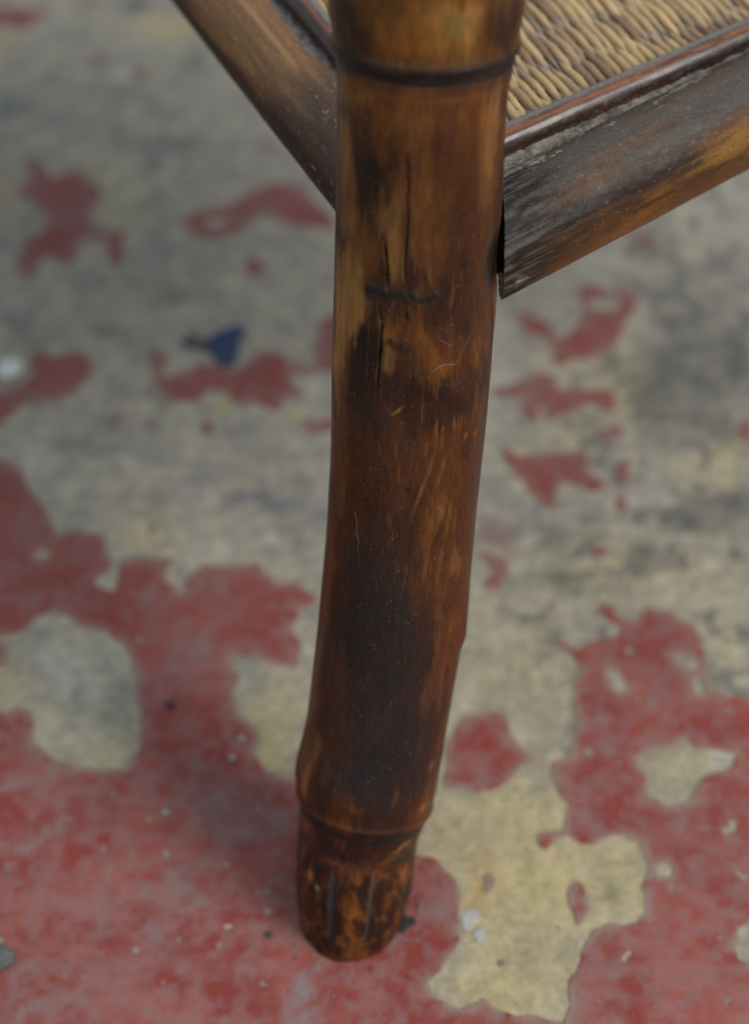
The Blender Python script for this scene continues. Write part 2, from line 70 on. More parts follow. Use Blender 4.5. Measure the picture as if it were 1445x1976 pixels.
MARKS = [[0.0, 1.58, 6.34, 6.55, 0, "t", 0.45], [0.0, 8.87, 6.34, 2.63, 0, "t", 0.55], [0.0, 5.23, 2.82, 3.68, 0, "g", 0.5], [0.49, -9.85, 1.97, 1.88, 0, "t", 0.35], [0.49, -20.54, 8.46, 4.95, 0, "k", 0.7], [0.97, 20.06, 8.46, 6.51, 0, "k", 0.7], [2.43, -14.22, 4.23, 4.7, 0, "d", 0.6], [1.46, 13.01, 5.64, 3.57, 0, "d", 0.5], [0.0, -4.98, 5.64, 2.94, 0, "d", 0.5], [0.0, -2.8, 5.64, 7.19, 0, "a", 0.5], [3.89, -7.17, 3.52, 5.1, 0, "a", 0.35], [19.46, -22.49, 4.23, 4.35, 0, "t", 0.35], [17.03, -16.17, 1.97, 2.44, 0, "t", 0.3], [15.57, -3.04, 1.97, 11.03, 0, "a", 0.25], [32.6, -23.95, 7.05, 5.05, 0, "t", 0.55], [39.89, -21.52, 7.05, 5.09, 0, "t", 0.4], [37.95, -14.95, 7.05, 3.7, 0, "k", 0.6], [26.76, -15.93, 5.64, 3.48, 0, "d", 0.5], [35.51, -10.33, 4.23, 2.56, 0, "d", 0.3], [26.76, -7.17, 8.46, 6.55, 0, "a", 0.2], [26.27, 18.84, 9.87, 3.29, 0, "t", 0.35], [37.95, 16.9, 8.46, 2.59, 0, "t", 0.3], [52.54, 24.68, 8.46, 4.52, 0, "d", 0.6], [48.16, -7.42, 5.64, 4.04, 0, "t", 0.35], [57.41, -5.71, 8.46, 2.64, 0, "t", 0.5], [55.95, -16.9, 7.05, 5.65, 0, "a", 0.5], [52.06, -21.52, 5.64, 3.61, 0, "t", 0.35], [59.84, -23.95, 2.82, 3.89, 0, "d", 0.5], [60.33, -12.04, 4.23, 3.68, 0, "a", 0.4], [68.6, -20.54, 8.46, 5.8, 0, "t", 0.8], [77.84, -22.0, 8.46, 5.51, 0, "t", 0.95], [72.0, -16.41, 4.93, 3.73, 0, "t", 0.7], [87.57, -24.92, 8.46, 3.33, 0, "t", 0.6], [97.3, -23.46, 8.46, 2.59, 0, "t", 0.5], [107.03, -21.52, 8.46, 2.71, 0, "t", 0.3], [47.68, 4.5, 8.46, 5.15, 0, "a", 0.25], [55.95, 2.31, 4.23, 3.82, 0, "a", 0.3], [48.65, 11.55, 16.92, 7.48, 0, "d", 0.5], [67.62, 9.12, 11.28, 8.54, 0, "d", 0.55], [72.49, 1.58, 4.23, 5.16, 0, "d", 0.3], [82.22, -13.49, 4.93, 3.63, 0, "k", 0.7], [89.52, -14.22, 8.46, 6.16, 0, "k", 0.75], [98.76, -15.44, 7.05, 6.55, 0, "k", 0.7], [96.81, -7.9, 5.64, 5.68, 0, "d", 0.5], [81.73, -6.44, 4.23, 1.91, 0, "a", 0.6], [87.57, -6.69, 4.23, 1.93, 0, "t", 0.4], [78.81, -5.96, 4.23, 4.05, 0, "a", 0.4], [85.14, -0.36, 7.05, 3.12, 0, "a", 0.45], [89.52, -0.36, 1.97, 1.04, 0, "t", 0.4], [88.54, 5.47, 4.23, 3.25, 0, "a", 0.4], [84.65, -3.04, 5.64, 1.84, 0, "d", 0.5], [83.19, -4.98, 1.13, 4.01, 20, "k", 0.5], [79.3, 13.01, 4.23, 2.27, 0, "k", 0.5], [100.22, 5.47, 7.05, 10.95, 0, "k", 0.75], [92.44, -0.12, 7.05, 5.24, 0, "k", 0.5], [97.3, 14.47, 9.87, 4.19, 0, "k", 0.6], [105.57, -8.14, 2.54, 4.32, 30, "s", 0.8], [103.14, -11.31, 1.97, 4.68, 30, "s", 0.6], [108.98, 0.12, 1.97, 1.86, 0, "s", 0.5], [110.44, -14.95, 5.64, 7.2, 0, "d", 0.4], [122.11, 25.41, 16.92, 4.82, 0, "s", 0.6], [101.19, 25.65, 8.46, 3.38, 0, "s", 0.4], [112.38, 15.93, 5.64, 2.65, 0, "k", 0.5], [98.27, -7.9, 1.97, 7.12, 0, "d", 0.2], [101.19, -4.25, 0.42, 1.89, -45, "t", 0.5], [109.95, 15.68, 1.13, 0.75, 0, "o", 0.9], [109.95, 19.82, 1.13, 0.95, 0, "o", 0.8], [123.57, -0.36, 0.85, 1.08, 0, "s", 0.9], [116.28, 5.23, 4.79, 0.55, 14, "t", 0.6], [121.14, 3.77, 5.64, 0.55, 14, "t", 0.5], [117.73, 8.39, 5.64, 0.73, 14, "t", 0.45], [127.95, 1.82, 5.64, 0.68, 14, "t", 0.35], [128.92, 8.39, 7.05, 0.89, 14, "a", 0.6], [133.3, 7.17, 8.46, 1.45, 8, "a", 0.5], [129.9, 9.85, 4.23, 0.77, 10, "t", 0.6], [133.3, 12.04, 5.64, 0.66, 4, "t", 0.55], [133.79, 8.87, 4.23, 0.6, 10, "t", 0.5], [133.3, 14.47, 4.23, 0.72, 0, "t", 0.5], [136.22, 5.23, 8.46, 1.97, 0, "a", 0.3], [146.92, 15.44, 5.08, 1.9, 0, "t", 0.45], [146.44, 6.2, 5.64, 0.72, 6, "t", 0.5], [147.9, 10.58, 7.05, 0.63, 4, "t", 0.45], [149.36, 18.11, 4.23, 0.88, 0, "t", 0.5], [157.63, 12.04, 5.64, 2.34, 0, "o", 0.45], [155.2, 8.39, 4.23, 1.21, 0, "a", 0.4], [116.76, -4.25, 5.64, 8.21, 0, "d", 0.3], [123.57, -12.76, 8.46, 6.66, 0, "d", 0.3], [123.09, -23.71, 11.28, 2.72, 0, "a", 0.4], [130.87, -20.06, 8.46, 1.47, 0, "t", 0.3], [145.47, -24.19, 12.69, 2.79, 0, "o", 0.35], [168.33, -25.16, 16.92, 2.13, 0, "o", 0.4], [194.6, -26.87, 12.69, 2.18, 0, "o", 0.4], [135.25, -15.44, 8.46, 5.63, 0, "d", 0.3], [132.33, -6.2, 7.05, 5.69, 0, "d", 0.25], [171.25, -2.31, 15.51, 15.47, 0, "k", 0.6], [196.06, -1.82, 16.92, 17.16, 0, "s", 0.8], [216.01, -1.58, 7.05, 17.38, 0, "s", 0.7], [210.17, -4.74, 8.46, 14.78, 0, "s", 0.7], [188.76, -15.68, 11.28, 7.91, 0, "s", 0.5], [195.58, 6.93, 12.69, 6.06, 0, "s", 0.6], [160.55, -4.25, 7.05, 11.34, 0, "s", 0.7], [148.38, -8.63, 8.46, 6.79, 0, "s", 0.6], [154.22, -12.04, 9.87, 8.32, 0, "s", 0.5], [163.47, -3.77, 11.28, 9.89, 0, "s", 0.9], [176.6, -5.71, 12.69, 11.68, 0, "s", 0.95], [189.25, -1.34, 12.69, 9.94, 0, "s", 0.95], [203.85, -0.12, 9.87, 11.46, 0, "s", 0.9], [217.47, -0.61, 5.64, 13.01, 0, "s", 0.7], [170.28, -15.93, 8.46, 3.95, 0, "s", 0.4], [172.22, 1.34, 11.28, 4.21, 0, "k", 0.6], [144.01, -13.01, 2.82, 10.25, 0, "d", 0.4], [173.2, 16.17, 8.46, 4.02, 0, "o", 0.4], [185.36, 14.22, 8.46, 4.45, 0, "o", 0.4], [197.04, 13.49, 5.64, 2.55, 0, "d", 0.6], [165.9, 18.36, 4.23, 2.26, 0, "o", 0.4], [141.57, 15.93, 28.2, 2.71, 0, "d", 0.2], [182.44, -16.65, 8.46, 4.13, 0, "o", 0.4], [198.98, -19.57, 8.46, 3.0, 0, "d", 0.4], [217.95, -22.98, 7.05, 4.05, 0, "o", 0.6], [210.17, -21.03, 5.64, 2.25, 0, "t", 0.4], [215.52, -15.2, 4.23, 1.57, 0, "a", 0.3], [221.36, -22.73, 5.64, 1.65, 0, "t", 0.4], [210.66, 17.87, 1.41, 1.36, 0, "o", 0.9], [226.23, 17.63, 1.41, 1.81, 0, "o", 0.9], [218.93, 5.71, 2.82, 0.91, 0, "o", 0.5], [213.58, 13.49, 8.46, 3.68, 0, "d", 0.5], [228.17, 28.08, 2.82, 5.24, 0, "k", 0.8], [224.77, -4.74, 1.41, 2.09, 0, "o", 0.3], [238.39, -23.71, 2.26, 3.7, 20, "o", 0.7], [245.2, -22.73, 4.23, 4.04, 0, "o", 0.4], [239.36, -7.66, 2.82, 9.49, 0, "k", 0.7], [234.5, 4.98, 2.82, 6.05, 0, "k", 0.5], [238.39, 13.01, 0.85, 4.42, -30, "t", 0.6], [242.77, 9.12, 0.85, 3.94, -10, "o", 0.9], [249.09, 5.23, 5.64, 1.53, 8, "o", 0.8], [249.09, 18.11, 2.54, 2.36, 0, "o", 0.6], [253.47, -16.65, 1.97, 1.74, -30, "t", 1.0], [254.44, -14.47, 0.7, 0.79, 0, "w", 0.9], [244.23, -7.42, 1.13, 4.75, 0, "o", 0.5], [247.15, -0.12, 1.97, 2.07, 0, "o", 0.4], [258.33, -12.52, 4.23, 3.66, 0, "k", 0.7], [258.82, 0.61, 2.54, 3.88, 0, "a", 0.5], [261.74, -1.34, 1.41, 2.1, 0, "t", 0.4], [270.5, -21.27, 4.23, 4.2, 0, "a", 0.6], [271.96, -17.38, 2.82, 4.59, 0, "a", 0.5], [267.58, 0.36, 2.82, 4.51, 0, "o", 0.5], [263.2, 0.61, 1.69, 1.8, 0, "k", 0.6], [260.77, 10.82, 5.64, 3.13, 0, "d", 0.7], [268.07, -4.5, 1.97, 1.54, 0, "k", 0.5], [267.58, 22.0, 4.23, 1.92, 15, "g", 0.7], [271.96, 0.12, 1.41, 9.06, 0, "g", 0.3], [251.52, 1.82, 4.23, 2.09, 0, "k", 0.5]]
CRACKS = [{"p": [[30.16, -4.01], [36.97, -3.77], [47.68, -3.53], [55.95, -3.53], [61.3, -3.77], [66.16, -3.77]], "w": 0.13, "d": 1.4}, {"p": [[54.0, -9.12], [59.35, -8.39], [63.25, -7.9], [67.14, -7.9]], "w": 0.24, "d": 1.8}, {"p": [[72.0, -10.09], [74.44, -9.6], [77.84, -8.87], [85.14, -9.36], [92.92, -9.6], [98.27, -9.6]], "w": 0.18, "d": 1.5}, {"p": [[71.52, -3.04], [76.38, -2.8]], "w": 0.4, "d": 0.8}, {"p": [[73.46, 23.46], [83.68, 25.41], [96.33, 28.08]], "w": 0.16, "d": 1.2}]
KNOT = [{"p": [[68.6, -13.01], [68.6, -10.58], [68.6, -8.63]], "w": 1.5, "d": 0.8}, {"p": [[69.08, -8.63], [68.11, -4.98], [69.08, -1.82], [69.57, 1.58], [69.08, 4.74]], "w": 0.85, "d": 0.6}, {"p": [[68.6, -3.04], [70.54, -2.31]], "w": 1.0, "d": 0.7}]
SLOTS = [{"p": [[248.6, -8.39], [257.36, -8.87], [270.01, -9.36]], "w": 1.05, "d": 0.7}, {"p": [[256.88, -22.98], [268.07, -27.35], [271.96, -21.27]], "w": 0.8, "d": 0.6}, {"p": [[248.12, 5.47], [257.85, 4.5], [269.52, 4.74]], "w": 0.7, "d": 0.5}]
THREADS = {"a": [[89.52, 3.77], [88.06, 5.47], [87.57, 7.17], [88.06, 10.09]], "b": [[88.06, 10.09], [86.6, 11.31], [84.17, 12.04], [80.27, 14.71]], "c": [[80.27, 5.23], [81.73, 7.42], [82.71, 9.12]], "d": [[132.82, -14.71], [136.22, -13.74], [139.14, -13.74], [141.09, -12.76], [144.01, -13.01]]}
JOINT_SHADE = [64.71, 23.22]

# ------------------------------------------------------------------ helpers
rng = np.random.default_rng(7)
random.seed(7)

def vnoise(p, seed=0):
    """smooth value noise, p (n,3)"""
    p = np.asarray(p, dtype=np.float64)
    i = np.floor(p).astype(np.int64)
    f = p - i
    f = f * f * (3 - 2 * f)
    def h(a, b, c):
        n = (a * 374761393 + b * 668265263 + c * 2147483647 + seed * 1274126177) & 0xFFFFFFFF
        n = ((n ^ (n >> 13)) * 1274126177) & 0xFFFFFFFF
        n = ((n ^ (n >> 16)) * 2246822519) & 0xFFFFFFFF
        n = n ^ (n >> 15)
        return (n & 0xFFFFFF) / float(0xFFFFFF)
    x, y, z = i.T
    u, v, w = f.T
    r = 0
    for dx in (0, 1):
        for dy in (0, 1):
            for dz in (0, 1):
                r = r + h(x + dx, y + dy, z + dz) * (u if dx else 1 - u) * (v if dy else 1 - v) * (w if dz else 1 - w)
    return r

def fbm(p, octaves=4, seed=0, gain=0.5):
    p = np.asarray(p, dtype=np.float64)
    a, t, s = 1.0, 0.0, 0.0
    for k in range(octaves):
        s = s + a * vnoise(p * 2.03 ** k + 17.3 * k, seed + k)
        t += a
        a *= gain
    return s / t

def sstep(a, b, x):
    t = np.clip((x - a) / (b - a), 0, 1)
    return t * t * (3 - 2 * t)

def mesh_np(name, verts, loops, starts, smooth=True, colors=None):
    me = bpy.data.meshes.new(name)
    verts = np.asarray(verts, dtype=np.float32)
    loops = np.asarray(loops, dtype=np.int32)
    starts = np.asarray(starts, dtype=np.int32)
    me.vertices.add(len(verts))
    me.vertices.foreach_set("co", verts.ravel())
    me.loops.add(len(loops))
    me.loops.foreach_set("vertex_index", loops)
    me.polygons.add(len(starts))
    me.polygons.foreach_set("loop_start", starts)
    me.polygons.foreach_set("use_smooth", np.full(len(starts), smooth))
    me.update(calc_edges=True)
    me.validate()
    if colors is not None:
        a = me.color_attributes.new("Col", 'FLOAT_COLOR', 'POINT')
        c = np.ones((len(verts), 4), dtype=np.float32)
        c[:, :3] = np.clip(colors, 0, 1)
        a.data.foreach_set("color", c.ravel())
    return me

def float_attr(me, name, vals):
    a = me.attributes.new(name, 'FLOAT', 'POINT')
    a.data.foreach_set("value", np.asarray(vals, dtype=np.float32))

def quads(nu, nv, wrap_v=True):
    """loops for a (nu x nv) vertex grid"""
    i = np.arange(nu - 1)[:, None]
    j = np.arange(nv if wrap_v else nv - 1)[None, :]
    a = i * nv + j
    b = i * nv + (j + 1) % nv
    q = np.stack([a, b, b + nv, a + nv], -1).reshape(-1, 4)
    return q

def obj(name, me, mat, parent=None, loc=None):
    o = bpy.data.objects.new(name, me)
    col.objects.link(o)
    if mat is not None and me is not None and not me.materials:
        me.materials.append(mat)
    if parent is not None:
        o.parent = parent
    if loc is not None:
        o.location = loc
    return o

def tag(o, label, cat, group=None, kind=None):
    o["label"] = label
    o["category"] = cat
    if group:
        o["group"] = group
    if kind:
        o["kind"] = kind
    return o

def smooth1(a, n):
    k = np.hanning(n + 2)[1:-1]
    k /= k.sum()
    pad = n // 2
    ap = np.concatenate([np.repeat(a[:1], pad, 0), a, np.repeat(a[-1:], pad, 0)])
    if a.ndim == 1:
        return np.convolve(ap, k, 'valid')[:len(a)]
    return np.stack([np.convolve(ap[:, c], k, 'valid')[:len(a)] for c in range(a.shape[1])], 1)

def mixc(c, k, m):
    return c * (1 - m[:, None]) + np.asarray(k)[None, :] * m[:, None]

# ------------------------------------------------------------------ materials
def new_mat(name):
    m = bpy.data.materials.new(name)
    m.use_nodes = True
    nt = m.node_tree
    return m, nt, nt.nodes["Principled BSDF"]

def col_mat(name, rough=0.5, noise_scale=900, noise_amt=0.25, bump=0.15, bump_scale=None, spec=0.5, stretch=None,
            rough_var=0.15, coat=0.0, dist=0.0004):
    """vertex colour x fine procedural grain, with a procedural bump"""
    m, nt, b = new_mat(name)
    N = nt.nodes.new
    at = N("ShaderNodeAttribute"); at.attribute_name = "Col"
    tc = N("ShaderNodeTexCoord")
    mp = N("ShaderNodeMapping")
    if stretch:
        mp.inputs["Scale"].default_value = stretch
    nt.links.new(tc.outputs["Object"], mp.inputs[0])
    no = N("ShaderNodeTexNoise"); no.inputs["Scale"].default_value = noise_scale
    no.inputs["Detail"].default_value = 4
    no.inputs["Roughness"].default_value = 0.65
    nt.links.new(mp.outputs[0], no.inputs["Vector"])
    mr = N("ShaderNodeMapRange")
    mr.inputs[1].default_value = 0.25; mr.inputs[2].default_value = 0.75
    mr.inputs[3].default_value = 1 - noise_amt; mr.inputs[4].default_value = 1 + noise_amt
    nt.links.new(no.outputs[0], mr.inputs[0])
    mx = N("ShaderNodeVectorMath"); mx.operation = 'SCALE'
    nt.links.new(at.outputs["Color"], mx.inputs[0])
    nt.links.new(mr.outputs[0], mx.inputs["Scale"])
    nt.links.new(mx.outputs[0], b.inputs["Base Color"])
    rr = N("ShaderNodeMapRange")
    rr.inputs[3].default_value = max(0.05, rough - rough_var); rr.inputs[4].default_value = min(1, rough + rough_var)
    n2 = N("ShaderNodeTexNoise"); n2.inputs["Scale"].default_value = noise_scale * 0.23
    nt.links.new(mp.outputs[0], n2.inputs["Vector"])
    nt.links.new(n2.outputs[0], rr.inputs[0])
    nt.links.new(rr.outputs[0], b.inputs["Roughness"])
    b.inputs["Specular IOR Level"].default_value = spec
    b.inputs["Coat Weight"].default_value = coat
    b.inputs["Coat Roughness"].default_value = 0.18
    bp = N("ShaderNodeBump"); bp.inputs["Strength"].default_value = bump
    bp.inputs["Distance"].default_value = dist
    nt.links.new(no.outputs[0], bp.inputs["Height"])
    nt.links.new(bp.outputs[0], b.inputs["Normal"])
    return m

M_CONC = col_mat("bare_concrete", 0.85, 420, 0.20, 0.6, spec=0.25, dist=0.0008)
M_PAINT = col_mat("worn_red_floor_paint", 0.58, 700, 0.14, 0.35, spec=0.4, dist=0.0004)
M_BAMBOO = col_mat("aged_bamboo", 0.36, 900, 0.24, 0.28, spec=0.22, stretch=(1, 1, 0.16), coat=0.03)
M_RAIL = col_mat("dusty_bamboo", 0.5, 1500, 0.38, 0.4, spec=0.22, dist=0.0003)
M_STRIP = col_mat("lacquered_rattan_strip", 0.30, 1200, 0.3, 0.12, spec=0.6, coat=0.25, rough_var=0.18)
M_CANE = col_mat("woven_cane", 0.75, 1600, 0.25, 0.4, spec=0.25)
M_DUST = col_mat("grey_lint", 0.95, 1500, 0.3, 0.0, spec=0.1)
M_BIT = col_mat("litter", 0.7, 700, 0.2, 0.3, spec=0.3)

# ------------------------------------------------------------------ floor
STEP = 0.9
gx = np.arange(-300, 320, STEP)
gy = np.arange(-130, 640, STEP)
GX, GY = np.meshgrid(gx, gy)          # rows: y
NY, NX = GX.shape

def inside(poly, X, Y):
    r = np.zeros(X.shape, bool)
    n = len(poly)
    for i in range(n):
        x0, y0 = poly[i]; x1, y1 = poly[(i + 1) % n]
        if y0 == y1:
            continue
        c = ((y0 > Y) != (y1 > Y)) & (X < (x1 - x0) * (Y - y0) / (y1 - y0) + x0)
        r ^= c
    return r

def sdf(poly, X, Y):
    d = np.full(X.shape, 1e9)
    n = len(poly)
    for i in range(n):
        x0, y0 = poly[i]; x1, y1 = poly[(i + 1) % n]
        ex, ey = x1 - x0, y1 - y0
        l = ex * ex + ey * ey + 1e-9
        t = np.clip(((X - x0) * ex + (Y - y0) * ey) / l, 0, 1)
        d = np.minimum(d, (X - x0 - t * ex) ** 2 + (Y - y0 - t * ey) ** 2)
    d = np.sqrt(d)
    return np.where(inside(poly, X, Y), d, -d)

def local(poly, fn, pad=9):
    p = np.array(poly)
    a, b = p.min(0) - pad, p.max(0) + pad
    i0, i1 = np.searchsorted(gx, [a[0], b[0]])
    j0, j1 = np.searchsorted(gy, [a[1], b[1]])
    if i1 - i0 < 2 or j1 - j0 < 2:
        return None
    sl = (slice(j0, j1), slice(i0, i1))
    return sl, fn(poly, GX[sl], GY[sl])

P3 = np.stack([GX.ravel(), GY.ravel(), np.zeros(GX.size)], 1)
warp = (fbm(P3 / 5.0, 3, 11) - 0.5).reshape(GX.shape)
ragg = (fbm(P3 / 1.9, 3, 23) - 0.5).reshape(GX.shape)
phi = np.full(GX.shape, -9.0)
for poly in REDS:
    r = local(poly, sdf)
    if r:
        sl, d = r
        phi[sl] = np.maximum(phi[sl], np.clip(d, -9, 9))
# beyond the photographed part the same peeling goes on
far = (fbm(P3 / 34.0, 4, 91) - 0.60).reshape(GX.shape) * 60
lim = 60 + 0.21 * (GY + 30)           # half width of the floor the lens takes in
outside = np.clip((np.abs(GX - 7) - lim - 45) / 20, 0, 1)
phi = np.maximum(phi, np.where(outside > 0, np.clip(far, -9, 9) * outside - 9 * (1 - outside), -9))
for poly in HOLES:
    r = local(poly, sdf)
    if r:
        sl, d = r
        phi[sl] = np.minimum(phi[sl], -np.clip(d, -9, 9))
soft = np.clip(np.abs(phi) / 2.0 + 0.55, 0, 1)
phi = phi + (warp * 3.0 + ragg * 0.8) * soft + 0.7 * np.clip((GY - 60) / 120, 0, 1)
# small blisters that have flaked off inside the painted area
bl = (fbm(P3 / 4.2, 3, 57)).reshape(GX.shape)
phi = np.where((bl > 0.80) & (phi > 1.5), np.minimum(phi, (0.80 - bl) * 40), phi)

def spots(L, n):
    f = np.zeros(GX.shape)
    return f

wear = np.zeros(GX.shape)
wx = GX + (fbm(P3 / 7, 3, 31).reshape(GX.shape) - 0.5) * 12
wy = GY + (fbm(P3 / 7, 3, 37).reshape(GX.shape) - 0.5) * 16
for x, y, rx, ry, st in WEAR:
    i0, i1 = np.searchsorted(gx, [x - 3 * rx - 8, x + 3 * rx + 8])
    j0, j1 = np.searchsorted(gy, [y - 3 * ry - 10, y + 3 * ry + 10])
    sl = (slice(j0, j1), slice(i0, i1))
    g = np.exp(-(((wx[sl] - x) / rx) ** 2 + ((wy[sl] - y) / ry) ** 2))
    wear[sl] = np.maximum(wear[sl], st * g)

# --- the concrete slab: fine sheet in the middle, wide skirt outside
fx = np.arange(-300, 321, 1.6); fy = np.arange(-130, 641, 1.6)
FX, FY = np.meshgrid(fx, fy)
Q3 = np.stack([FX.ravel(), FY.ravel(), np.zeros(FX.size)], 1)
n1 = fbm(Q3 / 38, 4, 3); n2 = fbm(Q3 / 9, 4, 5); n3 = fbm(Q3 / 4, 3, 8)
c = np.tile(np.array([[0.345, 0.320, 0.268]]), (len(Q3), 1))
nearness = np.clip((170 - FY.ravel()) / 200, 0, 1)
c = mixc(c, (0.50, 0.43, 0.265), nearness * sstep(0.25, 0.55, n1) * 0.7)
c = mixc(c, (0.20, 0.195, 0.18), sstep(0.46, 0.74, n2) * 0.42)
c = mixc(c, (0.50, 0.455, 0.34), sstep(0.50, 0.70, n3) * 0.5)
KIND = {'y': (0.56, 0.462, 0.238), 'o': (0.48, 0.31, 0.13), 'd': (0.105, 0.105, 0.10), 'b': (0.155, 0.16, 0.19), 'w': (0.60, 0.59, 0.55), 'm': (0.22, 0.115, 0.11)}
tx = Q3[:, 0] + (fbm(Q3 / 11, 3, 41) - 0.5) * 16
ty = Q3[:, 1] + (fbm(Q3 / 11, 3, 43) - 0.5) * 16
for x, y, rx, ry, k, st in TINT:
    m = np.where((np.abs(Q3[:, 0] - x) < 3 * rx + 9) & (np.abs(Q3[:, 1] - y) < 3 * ry + 9))[0]
    g = np.exp(-(((tx[m] - x) / rx) ** 2 + ((ty[m] - y) / ry) ** 2)) * st
    if k == 'd':
        g = g * (0.7 + 1.1 * n2[m])
    c[m] = mixc(c[m], KIND[k], np.clip(g, 0, 1))
rough_ = fbm(Q3 / [5.5, 9, 1], 4, 78, 0.7)
right_ = sstep(20, 90, FX.ravel() - 0.06 * FY.ravel())
c = mixc(c, (0.10, 0.10, 0.105), sstep(0.53, 0.66, rough_) * (0.12 + 0.50 * right_) * sstep(20, 110, FY.ravel()))
c *= (0.64 + 0.72 * fbm(Q3 / 3.0, 3, 77, 0.7))[:, None]
v = Q3 / 1000
v[:, 2] = (fbm(Q3 / 14, 3, 61) - 0.5) * 0.00022 + (n3 - 0.5) * 0.00015 - 0.00012
nv = len(fx)
q = quads(len(fy), nv, False)
# skirt
ring = [(-3, -3), (3, -3), (3, 4), (-3, 4)]
border = np.minimum(np.minimum(FX - fx[0], fx[-1] - FX), np.minimum(FY - fy[0], fy[-1] - FY)).ravel()
c = mixc(c, (0.29, 0.27, 0.225), sstep(60, 0, border))
v[:, 2] = v[:, 2] * sstep(0, 20, border) - 0.0002 * sstep(20, 0, border)
base = len(v)
inner = [(fx[0], fy[0]), (fx[-1], fy[0]), (fx[-1], fy[-1]), (fx[0], fy[-1])]
v = np.concatenate([v, np.array([(x, y, -0.0002) for x, y in ring]), np.array([(x / 1000, y / 1000, -0.0002) for x, y in inner])])
c = np.concatenate([c, np.tile(np.array([[0.29, 0.27, 0.225]]), (8, 1))])
loops = list(q.ravel()); starts = list(range(0, len(loops), 4))
def addp(idx):
    starts.append(len(loops)); loops.extend(idx)
for k in range(4):
    addp([base + k, base + (k + 1) % 4, base + 4 + (k + 1) % 4, base + 4 + k])
floor = obj("floor", mesh_np("floor", v, loops, starts, True, c), M_CONC)
floor["kind"] = "structure"
floor["label"] = "bare grey and tan concrete floor with peeling red paint"

# --- the red paint: what is left of it, patch by patch (outline at phi = 0)
ins = phi > 0
b00 = ins[:-1, :-1]; b10 = ins[:-1, 1:]; b11 = ins[1:, 1:]; b01 = ins[1:, :-1]
case = b00 * 1 + b10 * 2 + b11 * 4 + b01 * 8
cid = np.arange(NX * NY).reshape(NY, NX)
K = NX * NY
# point ids: corner -> cid, horizontal edge (j,i)-(j,i+1) -> K + cid, vertical edge (j,i)-(j+1,i) -> 2K + cid
names = {'a': lambda j, i: cid[j, i], 'b': lambda j, i: cid[j, i + 1], 'c': lambda j, i: cid[j + 1, i + 1], 'd': lambda j, i: cid[j + 1, i],
         'S': lambda j, i: K + cid[j, i], 'E': lambda j, i: 2 * K + cid[j, i + 1], 'N': lambda j, i: K + cid[j + 1, i], 'W': lambda j, i: 2 * K + cid[j, i]}
TAB = {1: ['aSW'], 2: ['SbE'], 3: ['abEW'], 4: ['EcN'], 5: ['aSEcNW'], 6: ['SbcN'], 7: ['abcNW'], 8: ['WNd'], 9: ['aSNd'], 10: ['SbENdW'],
       11: ['abENd'], 12: ['WEcd'], 13: ['aSEcd'], 14: ['SbcdW'], 15: ['abcd']}
# label the patches
lab = np.zeros(case.shape, np.int32)
occ = case > 0
nlab = 0
occl = occ.tolist(); labl = lab.tolist()
sizes = [0]
H_, W_ = case.shape
for j in range(H_):
    row = occl[j]
    for i in range(W_):
        if row[i] and not labl[j][i]:
            nlab += 1
            st = [(j, i)]; labl[j][i] = nlab; n = 0
            while st:
                y, x = st.pop(); n += 1
                for yy, xx in ((y - 1, x), (y + 1, x), (y, x - 1), (y, x + 1)):
                    if 0 <= yy < H_ and 0 <= xx < W_ and occl[yy][xx] and not labl[yy][xx]:
                        labl[yy][xx] = nlab; st.append((yy, xx))
            sizes.append(n)
lab = np.array(labl, np.int32)

def edge_t(p, q):
    return np.clip(p / np.where(np.abs(p - q) < 1e-9, 1e-9, p - q), 0.02, 0.98)

def point_xy(ids):
    kind = ids // K; c_ = ids % K
    j, i = c_ // NX, c_ % NX
    x = gx[i].astype(float); y = gy[j].astype(float)
    h = kind == 1
    t = edge_t(phi[j[h], i[h]], phi[j[h], i[h] + 1]); x[h] += t * STEP
    w = kind == 2
    t = edge_t(phi[j[w], i[w]], phi[j[w] + 1, i[w]]); y[w] += t * STEP
    return x, y

pn1 = fbm(P3 / 16, 4, 101).reshape(GX.shape); pn2 = fbm(P3 / 4.5, 4, 103).reshape(GX.shape); pn3 = fbm(P3 / 2.2, 2, 107).reshape(GX.shape)

